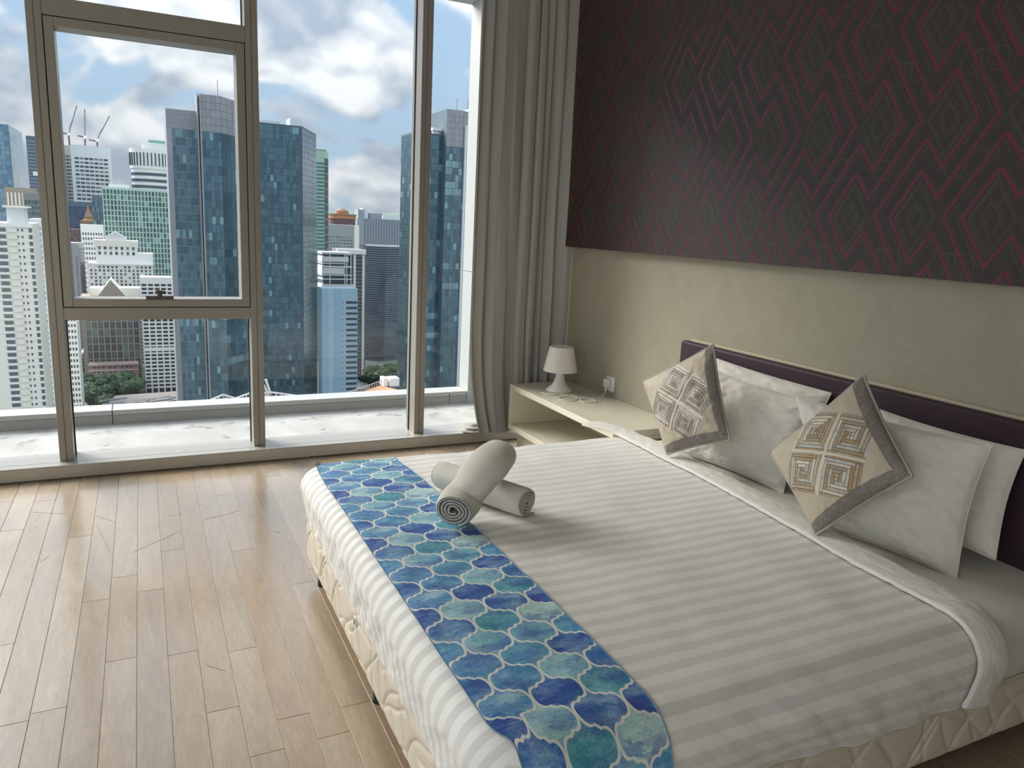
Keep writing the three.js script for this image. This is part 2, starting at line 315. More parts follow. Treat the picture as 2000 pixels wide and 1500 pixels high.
// contour of a rounded rectangle, by arc length: position and outward normal
function roundRect(x0, x1, z0, z1, r) {
  const parts = [[x0 + r, z1, x1 - r, z1], [x1, z1 - r, x1, z0 + r], [x1 - r, z0, x0 + r, z0], [x0, z0 + r, x0, z1 - r]], seg = [];
  let L = 0; const arc = r * Math.PI / 2;
  const cs = [[x1 - r, z1 - r, Math.PI / 2], [x1 - r, z0 + r, 0], [x0 + r, z0 + r, -Math.PI / 2], [x0 + r, z1 - r, -Math.PI]];
  for (let k = 0; k < 4; k++) { const [ax, az, bx, bz] = parts[k], l = Math.hypot(bx - ax, bz - az); seg.push([L, l, 0, k]); L += l; seg.push([L, arc, 1, k]); L += arc; }
  return { L, at(s) {
    s = ((s % L) + L) % L; let e = seg[0]; for (const q of seg) if (s >= q[0]) e = q;
    const t = (s - e[0]) / e[1];
    if (!e[2]) { const [ax, az, bx, bz] = parts[e[3]], n = [[0, 1], [1, 0], [0, -1], [-1, 0]][e[3]]; return [lerp(ax, bx, t), lerp(az, bz, t), n[0], n[1]]; }
    const [cx, cz, a0] = cs[e[3]], a = a0 - t * Math.PI / 2, nx = Math.cos(a), nz = Math.sin(a); return [cx + r * nx, cz + r * nz, nx, nz];
  } };
}
{
  const bed = group('bed');
  tag(bed, 'king bed with quilted cream base and purple upholstered headboard', 'bed');
  // quilted box: pillowy leaf shapes between stitched lines
  const quiltMat = std(0xcfc5b3, 0.72), C = roundRect(BX0, BX1, BZ0, BZ1, 0.05), y0 = 0.088, y1 = 0.272;
  const stitch = (s, y) => {
    // waving stitch lines leaning both ways; distance to the nearest one
    const w = 0.115, a = s / w, wob = 0.35 * Math.sin(s * 9.1) + 0.25 * Math.sin(s * 23.7 + 1.3);
    const q = (y - y0) / (y1 - y0);
    const f1 = a + 0.9 * q + wob * q, f2 = a * 0.5 - 0.75 * q * q + 0.3 * wob, f3 = q * 1.55 + 0.5 * Math.sin(s * 13 + 2 * wob) + 0.25;
    const d = (f) => Math.abs(f - Math.round(f)) * w;
    return Math.min(d(f1) * 1.1, d(f2) * 1.7, d(f3) * 1.25);
  };
  const bulge = (s, y) => { const d = stitch(s, y), e = Math.min((y - y0) / 0.03, (y1 - y) / 0.03, 1); return (1 - Math.exp(-d / 0.007)) * 0.0078 * clamp(e); };
  const side = gridGeo(1300, 30, (u, v) => { const s = u * C.L, y = lerp(y0, y1, v), [x, z, nx, nz] = C.at(s), inn = v < 0.08 ? 0.012 * (1 - v / 0.08) ** 2 : v > 0.9 ? 0.01 * ((v - 0.9) / 0.1) ** 2 : 0, b = bulge(s, y) - inn; return [x + nx * b, y, z + nz * b, s, y]; });
  const qb = mesh('quilted_base', side, quiltMat, bed);
  // piping round the top edge of the base, underside, feet
  const pip = []; for (let i = 0; i < 200; i++) { const [x, z, nx, nz] = C.at(C.L * i / 200); pip.push(V(x + nx * 0.001, y1 + 0.002, z + nz * 0.001)); }
  mesh('piping', tube(pip, 0.006, 420, 6, true), quiltMat, qb);
  box('base_underside', bed, std(0x8d8679, 0.9), BX0 + 0.012, BX1 - 0.012, y0 - 0.002, y1, BZ0 + 0.012, BZ1 - 0.012);
  const foot = new THREE.CylinderGeometry(0.024, 0.03, y0 - 0.002, 16), footMat = std(0x22201e, 0.5);
  for (const x of [BX0 + 0.05, (BX0 + BX1) / 2, BX1 - 0.1]) for (const z of [BZ0 + 0.12, -2.09, BZ1 - 0.12]) { const m = mesh('foot', foot, footMat, bed); m.position.set(x, (y0 - 0.002) / 2, z); }
  // small woven label and air vent on the foot side
const lz = onX(697, 1225, BX0).z; box('sewn_label', qb, std(0xe8e6e0, 0.7), BX0 - 0.0085, BX0 - 0.003, 0.205, 0.24, lz - 0.013, lz + 0.013); box('label_emblem', qb, M.blackTag, BX0 - 0.0092, BX0 - 0.0084, 0.212, 0.233, lz - 0.008, lz + 0.008);
  // mattress under a fitted sheet
  const mat = gridGeo(120, 100, (u, v) => {
    const x = lerp(0.62, 2.556, u), z = lerp(-3.02, -1.13, v); return [x, 0.478 - 0.02 * ((u < 0.5 ? Math.pow(1 - 2 * u, 12) : 0) + Math.pow(Math.abs(2 * v - 1), 12)) + fbm2(x * 5, z * 5, 3) * 0.004, z];
  });
  const Cm = roundRect(0.62, 2.556, -3.02, -1.13, 0.03);
  const msid = gridGeo(260, 16, (u, v) => { const [x, z, nx, nz] = Cm.at(u * Cm.L), a = v * Math.PI, b = Math.sin(a) ** 0.4 * 0.022 + 0.004 * N2(u * 40, v * 2); return [x + nx * b, lerp(0.278, 0.472, v), z + nz * b]; });
  mesh('mattress', mergeGeometries([mat, msid]), M.sheet, bed);
  const cap = box('mattress_core', bed, M.sheet, 0.63, 2.54, 0.274, 0.455, -3.01, -1.14);
  // headboard: purple padded board in front of a pale backing board
  const hb = group('headboard', bed);
  box('padding', hb, M.purple, 2.557, 2.605, 0.1, 0.955, -3.168, -0.9, 0.014);
  box('backing_board', hb, M.board, 2.607, XW - 0.002, 0.1, 0.962, -3.145, -0.88, 0.003);
}
// ------------------------------------------------------------------ duvet, runner
const DU = { x0: 0.536, z0: -3.10, z1: -1.083, rc: 0.16, re: 0.078 };
// flat cloth coordinates (u along the bed from the foot edge, v across from the far edge) to the draped surface; negative values hang down
function drape(u, v, lift = 0, wr = 1) {
  const { x0, z0, z1, rc } = DU, W = z1 - z0; let re = DU.re;
  const xin = x0 + rc, zin0 = z0 + rc, zin1 = z1 - rc;
  const X = x0 + u, Z = z0 + v;
  let ou = Math.max(0, xin - X), ov = 0, sv = 0;
  if (Z < zin0) { ov = zin0 - Z; sv = -1; } else if (Z > zin1) { ov = Z - zin1; sv = 1; }
  const m = Math.max(ou, ov);
  let dx = 0, dz = 0;
  if (m > 0) { let th; if (ou >= ov) th = (ov / ou) * Math.PI / 4; else th = Math.PI / 2 - (ou / ov) * Math.PI / 4; if (ov === 0) th = 0; if (ou === 0) th = Math.PI / 2; dx = -Math.cos(th); dz = Math.sin(th) * sv; re = DU.re + 0.035 * Math.sin(th) ** 2; }
  // profile: flat, quarter turn, then down
  const flat = rc - re, q = re * Math.PI / 2; let out, y, nO = 0, nY = 1;
  if (m <= flat) { out = m; y = TOP; } else if (m <= flat + q) { const a = (m - flat) / re; out = flat + Math.sin(a) * re; y = TOP - re + Math.cos(a) * re; nO = Math.sin(a); nY = Math.cos(a); } else { const dn = m - flat - q; out = rc - dn * 0.17; y = TOP - re - dn; nO = 1; nY = 0; }
  const bx = Math.max(X, xin), bz = clamp(Z, zin0, zin1);
  let x = bx + dx * out, z = bz + dz * out;
  const topness = nY, w = wr * (fbm2(X * 2.2, Z * 1.6, 2) * 0.007 + fbm2(X * 8 + 3, Z * 4, 3) * 0.0014) * topness + wr * (1 - topness) * (fbm2((X - Z) * 6, y * 3, 3) * 0.007);
  const crown = 0.010 * topness * (1 - ((Z - (z0 + z1) / 2) / (W / 2)) ** 2);
  const d = lift + w + crown;
  return [x + dx * nO * d, y + nY * d, z + dz * nO * d];
}
{
  // sateen stripes, 29 mm wide, along the bed
  const st = texData(8, 64, (i, j) => { const s = smooth(30, 33, j) - smooth(62, 64, j); const k = lerp(0, 1, s); return [lerp(238, 220, k), lerp(236, 218, k), lerp(231, 214, k)]; });
  const sr = texData(8, 64, (i, j) => { const s = smooth(30, 33, j) - smooth(62, 64, j); return lerp(150, 250, s); }, false);
  const weave = texData(128, 128, () => 110 + rnd() * 60, false);
  const cloth = std(0xffffff, 0.95, { map: st, roughnessMap: sr });
  const uEnd = 1.50, W = DU.z1 - DU.z0, hang = 0.268, edge = DU.rc - DU.re + DU.re * Math.PI / 2, over = hang - 0.04;
  const seamAt = (v) => { const t = v / W; return 2.09 - DU.x0 - 0.115 * smooth(0.25, 1.0, t) - 0.03 * Math.sin(t * 3.1); };
  const duvet = tag(group('duvet'), 'white sateen-striped duvet spread over the bed', 'duvet');
  const ext0 = -(edge - DU.rc + 0.16 - 0 ) , uMin = DU.re - DU.re * Math.PI / 2 - 0.146, vMin = uMin;
  const hem = (a) => 0.005 * Math.sin(a * 3.7) + 0.004 * Math.sin(a * 11.3 + 1);
  const g = gridGeo(240, 300, (a, b) => {
    const v = lerp(vMin, W - vMin, b), vv = clamp(v, 0, W), ue = seamAt(vv) + 0.02;
    const u = lerp(uMin, ue, a);
    let r = drape(u, v);
    // the hem waves a little and lifts along the near side
    const nearLift = v > W ? 0.02 * smooth(0.3, 0.55, a) * smooth(0.8, 0.6, a) : 0;
    if (r[1] < 0.36) { const k = (0.36 - r[1]) / 0.1; r[1] += k * hem(u * 3 + v * 3) + nearLift * k; }
    return [r[0], r[1], r[2], u, v / 0.058];
  });
  mesh('striped_cover', g, cloth, duvet);
  // turned-back band: a soft roll along the seam, then flat towards the pillows
  const plain = std(0xdedbd3, 0.8);
  const band = gridGeo(60, 220, (a, b) => {
    const v = lerp(-0.10, W - vMin - 0.004, b), vv = clamp(v, 0, W), u0 = seamAt(vv), wdt = 0.125 + 0.035 * Math.sin(b * 2.6 + 0.4) + 0.03 * smooth(0.85, 1, b);
    // cross-section of the band: starts at the seam, rises into a padded roll, falls to the sheet
    const t = a, u = u0 + wdt * (t < 0.12 ? t * 0.2 : lerp(0.024, 1, (t - 0.12) / 0.88));
    const puff = 0.027 * Math.pow(Math.sin(Math.PI * clamp(0.02 + t * 0.96)), 0.55) - 0.016 * smooth(0.7, 1, t);
    const out = Math.max(0, DU.rc - v), ex = out > 0 ? out : 0; // the far end lies out flat beside the bed
    const r = drape(u, Math.max(v, DU.rc), puff + 0.003 * fbm2(b * 30, a * 3, 3));
    r[2] -= ex; r[1] += 0.006 * smooth(0, 0.2, ex); r[0] -= 0.10 * smooth(0.05, 0.3, ex) * (1 - a * 0.4);
    return r;
  });
  mesh('turned_back_band', band, plain, duvet);
  // ---- printed runner
  const CU = 0.124, CV = 0.158, TX = 1020, TY = 1300, ku = TX / (3 * CU), kv = TY / (3 * CV);
  const cellPath = (cx, x, y, s) => {
    const w = CU / 2 * ku * s, h = CV / 2 * kv * s;
    // boundary from side (w,0) to tip (0,-h): round lobe, notch, ogee to the tip; mirrored round
    const q = [[[1, 0], [1.0, -0.34], [0.80, -0.50], [0.60, -0.42]], [[0.60, -0.42], [0.55, -0.47], [0.45, -0.53], [0.40, -0.58]], [[0.40, -0.58], [0.20, -0.50], [0.0, -0.66], [0, -1]]];
    cx.beginPath(); cx.moveTo(x + w, y);
    const go = (sx, sy, rev) => { const L = rev ? [...q].reverse() : q; for (const b of L) { const c = rev ? [...b].reverse() : b; cx.bezierCurveTo(x + c[1][0] * w * sx, y + c[1][1] * h * sy, x + c[2][0] * w * sx, y + c[2][1] * h * sy, x + c[3][0] * w * sx, y + c[3][1] * h * sy); } };
    go(1, 1, false); go(-1, 1, true); go(-1, -1, false); go(1, -1, true); cx.closePath();
  };
  const pal = ['#3558a6', '#5f9cc6', '#4f8cc0', '#4273b4', '#69aec2', '#3453a2', '#7fb9cc', '#5a94c8', '#4b9aa8', '#4a72b8', '#93c6d0', '#669ecb', '#3352a2', '#5794c6', '#78b3c8', '#4b80bc', '#b0d3cf', '#5a8fc4'];
  const tex = canvasTex(TX, TY, (cx, W2, H2) => {
    cx.fillStyle = '#e3e4dc'; cx.fillRect(0, 0, W2, H2);
    let n = 0;
    for (let j = 0; j < 6; j++) for (let i = 0; i < 3; i++) {
      const x = (i + (j % 2) * 0.5) * CU * ku, y = j * CV / 2 * kv, col = pal[(n * 5 + j) % pal.length], seed = n * 13 + 5; n++;
      const blots = []; const r2 = prng(seed * 77);
      for (let b = 0; b < 26; b++) blots.push([(r2() - 0.5) * 1.1, (r2() - 0.5) * 1.0, 0.10 + r2() * 0.30, r2(), r2()]);
      for (const [ox, oy] of [[0, 0], [W2, 0], [-W2, 0], [0, H2], [0, -H2], [W2, H2], [-W2, H2], [W2, -H2], [-W2, -H2]]) {
        cx.save(); cellPath(cx, x + ox, y + oy, 0.925); cx.fillStyle = col; cx.fill(); cx.clip();
        for (const [bx, by, br, k1, k2] of blots) {
          const X = x + ox + bx * CU * ku, Y = y + oy + by * CV * kv, R = br * CU * ku;
          cx.globalAlpha = 0.20; cx.fillStyle = k1 < 0.38 ? '#b2d8dc' : k1 < 0.62 ? '#2f52a0' : k1 < 0.76 ? '#4fa6b4' : k1 < 0.92 ? '#d3e4da' : '#564ba4';
          cx.beginPath(); for (let t = 0; t <= 24; t++) { const a = t / 24 * 6.2832, rr = R * (0.7 + 0.5 * N2(Math.cos(a) * 1.7 + k2 * 40, Math.sin(a) * 1.7 + seed)); const xx = X + Math.cos(a) * rr * 1.5, yy = Y + Math.sin(a) * rr * 0.8; t ? cx.lineTo(xx, yy) : cx.moveTo(xx, yy); } cx.fill();
          if (k2 > 0.72) { cx.globalAlpha = 0.28; cx.strokeStyle = '#1f3d86'; cx.lineWidth = 2; cx.stroke(); }
        }
        cx.globalAlpha = 1; cx.restore();
      }
    }
    const im = cx.getImageData(0, 0, W2, H2), d = im.data;
    for (let p = 0; p < d.length; p += 4) { const i = (p / 4) % W2, j = (p / 4 / W2) | 0, t = N2(i * 0.03, j * 0.05) * 9 + (rnd() - 0.5) * 14; if (d[p] < 200) { d[p] += t; d[p + 1] += t; d[p + 2] += t; } }
    cx.putImageData(im, 0, 0);
  });
  const runMat = std(0xffffff, 0.7, { map: tex });
  // cloth coordinates of the runner: u 0.05..0.41 from the foot edge, hanging over both sides
  const ru0 = 0.592 - DU.x0, ru1 = 0.958 - DU.x0, vFar = -0.13, vNear = W + 0.40;
  const runner = tag(group('bed_runner'), 'blue watercolour bed runner with white quatrefoil trellis print', 'bed runner');
  const rg = gridGeo(40, 260, (a, b) => {
    const v = lerp(vFar, vNear, b), skew = 0.03 * smooth(W * 0.2, 0, v), u = lerp(ru0 + skew * 0.4, ru1 - 0.02 * smooth(W * 0.3, 0, v), a);
    // keep the hanging ends straight where the duvet corner is rounded
    const r = drape(Math.max(u, 0.0), v, 0.0045 + 0.002 * N2(a * 3, b * 20), 1);
    const wx = DU.x0 + u, wz = DU.z0 + v;
    return [r[0], r[1], r[2], (wx - 0.838) / (3 * CU), -(wz + 1.662) / (3 * CV)];
  });
  mesh('cloth', rg, runMat, runner);
  // hem along both long edges and a small black tag at the far foot corner
  const hemMat = std(0x6f93ad, 0.8);
  for (const a of [0, 1]) { const pts = []; for (let i = 0; i <= 120; i++) { const b = i / 120, v = lerp(vFar, vNear, b), skew = 0.03 * smooth(W * 0.2, 0, v), u = a ? ru1 - 0.02 * smooth(W * 0.3, 0, v) : ru0 + skew * 0.4; pts.push(V(...drape(u, v, 0.0055 + 0.002 * N2(a * 3, b * 20), 1))); } mesh('hem', tube(pts, 0.0014, 240, 5), hemMat, runner); }
  const tg = drape(ru0 + 0.01, 0.06, 0.012); const tm = box('care_tag', runner, M.blackTag, -0.011, 0.011, -0.001, 0.001, -0.009, 0.009); tm.position.set(tg[0] - 0.012, tg[1] - 0.004, tg[2]); tm.rotation.set(0.1, 0.5, 0.5);
}
// ------------------------------------------------------------------ pillows and cushions
// a stuffed quadrilateral: four corners in space, bulging along the normal
function stuffed(c, n, thick, o = {}) {
  const { seed = 1, pinch = 0.035, ex = 2.6, wr = 0.005, nu = 64, nv = 64, sag = 0 } = o;
  const P = (a, b) => { // a,b in 0..1 : TL TR BR BL
    const pa = pinch * Math.sin(Math.PI * b), pb = pinch * Math.sin(Math.PI * a);
    const A = lerp(pa, 1 - pa, a), B = lerp(pb, 1 - pb, b);
    const t = c[0].clone().lerp(c[1], A), m = c[3].clone().lerp(c[2], A); return t.lerp(m, B);
  };
  const side = (s) => gridGeo(nu, nv, (a, b) => {
    const p = P(a, b), x = Math.abs(2 * a - 1), y = Math.abs(2 * b - 1);
    let h = Math.pow(Math.max(0, (1 - Math.pow(x, ex)) * (1 - Math.pow(y, ex))), 0.55) * thick / 2;
    const edge = Math.max(x, y);
    h += wr * fbm2(a * 4 + seed * 7, b * 4 + seed * 3, 3) * (1 - edge ** 8) + wr * 0.6 * fbm2((a + b) * 9 + seed, (a - b) * 4, 2) * smooth(0.4, 0.95, edge) * (1 - smooth(0.95, 1, edge));
    h += sag * (b - 0.4) * (1 - x * x) * thick;
    h = Math.max(h, 0.002 * (1 - edge ** 20));
    p.addScaledVector(n, s * h); return [p.x, p.y, p.z, a, 1 - b];
  });
  const back = side(-1), idx = back.index.array; for (let i = 0; i < idx.length; i += 3) { const t = idx[i]; idx[i] = idx[i + 1]; idx[i + 1] = t; } back.computeVertexNormals();
  return { front: side(1), back, P };
}
{
  const linenMat = std(0xdbd7cd, 0.85), back2 = std(0xd8d5cb, 0.85);
  const pillow = (label, px, pt, n, thick, seed, o = {}) => {
    const nn = n.clone().normalize(), c = px.map(([x, y]) => onPlane(x, y, pt, nn)), s = stuffed(c, nn, thick, { seed, wr: 0.016, pinch: 0.03, ...o });
    const p = tag(group('pillow'), label, 'pillow', 'white pillows against the headboard');
    mesh('pillowcase', mergeGeometries([s.front, s.back]), linenMat, p);
    const pts = []; for (let i = 0; i < 160; i++) { const t = i / 40, k = Math.floor(t), f = t - k; const [a, b] = [[f, 0], [1, f], [1 - f, 1], [0, 1 - f]][k]; pts.push(s.P(a, b)); }
    mesh('seam', tube(pts, 0.0022, 300, 5, true), back2, p);
    return p;
  };
  pillow('white rear pillow half hidden by the front pillow beside the silver-beige cushion', [[1366, 688], [1624, 768], [1590, 905], [1372, 830]], V(2.47, 0.7, -2.55), V(-0.95, 0.30, 0.02), 0.11, 1);
  pillow('white front pillow standing between the two patchwork cushions', [[1372, 712], [1592, 786], [1530, 964], [1318, 880]], V(2.36, 0.708, -2.444), V(-0.965, 0.24, 0.099), 0.13, 2);
  pillow('white rear pillow against the bare dark end of the headboard', [[1690, 790], [2004, 880], [1944, 1094], [1712, 1010]], V(2.46, 0.72, -1.62), V(-0.94, 0.33, 0.06), 0.11, 3);
  pillow('white front pillow behind the gold-toned cushion, one corner poking up', [[1552, 772], [1940, 868], [1868, 1130], [1602, 1030]], V(2.245, 0.7, -1.69), V(-0.945, 0.22, 0.24), 0.14, 4);

  // patchwork print: four log-cabin squares set as a diamond, cream corners, grey velvet along two edges
  const drawPatch = (cx, S, rel, seed, gold) => {
    const r = prng(seed);
    cx.fillStyle = rel ? '#8a8a8a' : '#bfb39e'; cx.fillRect(0, 0, S, S);
    const g = (v) => `rgb(${v},${v},${v})`;
    cx.save(); cx.translate(S / 2, S / 2); cx.rotate(Math.PI / 4); const Q = S * 0.372; // half side of the inner square
    const tones = gold ? ['#b3a288', '#c9c0ae', '#a69274', '#d6cfc0', '#a39684', '#bfb29c', '#a88f68', '#bcbbb8'] : ['#b5a896', '#c8c0b2', '#a3978a', '#d6d0c4', '#aaa29c', '#c0b6a5', '#978c7f', '#bfbdba'];
    for (const [qx, qy] of [[-1, -1], [1, -1], [-1, 1], [1, 1]]) {
      const cxx = qx * Q / 2, cyy = qy * Q / 2, half = Q * 0.49, n = 6;
      for (let k = 0; k < n; k++) {
        const h = half * (1 - k / n), w = half / n;
        for (let s = 0; s < 4; s++) {
          cx.save(); cx.translate(cxx, cyy); cx.rotate(s * Math.PI / 2);
          const t = tones[Math.floor(r() * tones.length)];
          cx.fillStyle = rel ? g(150 + r() * 60) : t; cx.fillRect(-h, -h, 2 * h - w, w * 0.96);
          cx.fillStyle = rel ? '#202020' : 'rgba(84,72,58,0.45)'; cx.fillRect(-h, -h + w * 0.84, 2 * h - w, w * 0.16);
          for (let q = 0; q < 4; q++) { const xx = -h + r() * (2 * h - w); cx.fillStyle = rel ? g(90 + r() * 130) : (r() > 0.5 ? 'rgba(255,252,244,0.14)' : 'rgba(70,60,50,0.12)'); cx.fillRect(xx, -h, w * 0.22, w * 0.85); }
          cx.restore();
        }
      }
    }
    cx.fillStyle = rel ? '#b8b8b8' : '#d3ccbd'; cx.fillRect(-Q * 0.03, -Q, Q * 0.06, Q * 2); cx.fillRect(-Q, -Q * 0.03, Q * 2, Q * 0.06);
    cx.restore();
    // velvet strips along the right and bottom edges
    cx.fillStyle = rel ? '#8a8a8a' : '#827a73'; cx.fillRect(S * 0.905, 0, S * 0.095, S); cx.fillRect(0, S * 0.905, S, S * 0.095);
    if (!rel) for (let i = 0; i < 900; i++) { const v = r() > 0.5; const x = v ? S * (0.905 + r() * 0.085) : r() * S, y = v ? r() * S : S * (0.905 + r() * 0.085); cx.fillStyle = r() > 0.5 ? 'rgba(170,162,158,0.18)' : 'rgba(70,66,62,0.18)'; cx.fillRect(x, y, 8 + r() * 14, 5 + r() * 8); }
  };
  const cushion = (label, px, pt, n, thick, seed, gold) => {
    const nn = n.clone().normalize(), c = px.map(([x, y]) => onPlane(x, y, pt, nn)), s = stuffed(c, nn, thick, { seed, wr: 0.006, pinch: 0.02, ex: 2.2, nu: 80, nv: 80 });
    const map = canvasTex(1024, 1024, (cx, S) => drawPatch(cx, S, false, seed, gold)), bump = canvasTex(1024, 1024, (cx, S) => drawPatch(cx, S, true, seed, gold), false);
    const q = tag(group('cushion'), label, 'cushion', 'patchwork cushions');
    mesh('patchwork_front', s.front, std(0xffffff, 0.62, { map, bumpMap: bump, bumpScale: 0.006 }), q);
    mesh('plain_back', s.back, std(0xd8d2c5, 0.8), q);
    const pts = []; for (let i = 0; i < 120; i++) { const t = i / 30, k = Math.floor(t), f = t - k; const [a, b] = [[f, 0], [1, f], [1 - f, 1], [0, 1 - f]][k]; pts.push(s.P(a, b)); }
    mesh('piping', tube(pts, 0.005, 260, 7, true), std(0xa7a29a, 0.7), q);
  };
  // corners in the order top-left edge start: top, right, bottom, left
  const nC1 = V(-0.93, 0.30, 0.19), nC2 = V(-0.9274, 0.3732, -0.0258);
  cushion('silver-beige patchwork cushion standing on one corner beside the wall socket', [[1255, 745], [1393, 673], [1426, 860], [1303, 887]], V(2.15, 0.765, -2.58), nC1, 0.13, 21, false);
  cushion('gold-toned patchwork cushion leaning on a corner in the middle of the bed', [[1503, 884], [1687, 733], [1782, 930], [1594, 1045]], V(2.112, 0.775, -1.728), nC2, 0.14, 22, true);
}
// ------------------------------------------------------------------ rolled towels
{
  const terry = texData(256, 256, () => 90 + rnd() * 120, false); terry.repeat.set(6, 6);
  const tm = std(0xd9d5ca, 0.95, { bumpMap: terry, bumpScale: 0.0015 });
  // a strip wound into a spiral, swept along a bent axis; the loose end may lie flat
  function roll(name, label, pts, R, turns, phase, tail, squash, dir = 1) {
    const curve = new THREE.CatmullRomCurve3(pts), t0 = 0.011, prof = [];
    const n = Math.round(turns * 26), rIn = R - turns * t0 * 1.12;
    for (let i = 0; i <= n; i++) { const f = i / n, a = phase - dir * (1 - f) * turns * 2 * Math.PI, r = lerp(Math.max(rIn, 0.006), R, f) + 0.0012 * Math.sin(a * 3.1); prof.push([Math.cos(a) * r, Math.sin(a) * r]); }
    if (tail) { const L = prof.length, a = prof[L - 2], b = prof[L - 1], dx = b[0] - a[0], dy = b[1] - a[1], l = Math.hypot(dx, dy); for (let i = 1; i <= 6; i++) prof.push([b[0] + dx / l * tail * i / 6, b[1] + dy / l * tail * i / 6]); }
    const outer = [], inner = [];
    prof.forEach((p, i) => { const a = prof[Math.max(0, i - 1)], b = prof[Math.min(prof.length - 1, i + 1)], dx = b[0] - a[0], dy = b[1] - a[1], l = Math.hypot(dx, dy) || 1; const nx = dy / l * dir, ny = -dx / l * dir; outer.push(p); inner.push([p[0] - nx * t0 * 0.86, p[1] - ny * t0 * 0.86]); });
    const ring = [...outer, ...inner.reverse()], S = 30, frames = [];
    for (let k = 0; k <= S; k++) { const u = k / S, c = curve.getPointAt(u), T = curve.getTangentAt(u), up = V(0, 1, 0), X = up.clone().cross(T).normalize(), Y = T.clone().cross(X).normalize(); frames.push([c, X, Y]); }
    const pos = [], uv = [], idx = [], m = ring.length;
    frames.forEach(([c, X, Y], k) => ring.forEach(([x, y], i) => {
      const u = k / S, e = Math.min(u, 1 - u), sc = (1 - 0.10 * Math.exp(-e / 0.02)) * (1 + 0.02 * N2(u * 3 + phase, i * 0.02)), sq = squash(u);
      const p = c.clone().addScaledVector(X, x * sc * sq[0]).addScaledVector(Y, y * sc * sq[1]); pos.push(p.x, p.y, p.z); uv.push(i / m * 2, u);
    }));
    for (let k = 0; k < S; k++) for (let i = 0; i < m; i++) { const a = k * m + i, b = k * m + (i + 1) % m, c2 = a + m, d = b + m; idx.push(a, b, d, a, d, c2); }
    const half = outer.length;
    for (const k of [0, S]) for (let i = 0; i + 1 < half; i++) { const a = k * m + i, b = a + 1, c2 = k * m + (m - 1 - i), d = c2 - 1; idx.push(a, b, d, a, d, c2); }
    const g = new THREE.BufferGeometry(); g.setAttribute('position', new THREE.Float32BufferAttribute(pos, 3)); g.setAttribute('uv', new THREE.Float32BufferAttribute(uv, 2)); g.setIndex(idx); g.computeVertexNormals();
    tag(mesh(name, g, tm, scene), label, 'towel', 'rolled towels on the bed');
  }
  const y0 = TOP + 0.012;
  roll('rolled_towel', 'white rolled towel lying flat with its spiral end showing', [V(0.985, y0 + 0.055, -2.565), V(1.075, y0 + 0.056, -2.38), V(1.165, y0 + 0.056, -2.185)], 0.058, 3.8, -Math.PI / 2, 0.05, () => [1, 0.95], 1);
  roll('rolled_towel', 'white rolled towel laid across the top of the other, one end raised', [onY(884, 998, 0.582), onY(903, 972, 0.592), onY(925, 940, 0.645), onY(950, 910, 0.686), onY(974, 886, 0.684)], 0.068, 4.1, -1.9, 0, (u) => [1.06 + 0.16 * Math.sin(Math.PI * u), 0.92], 1);
}
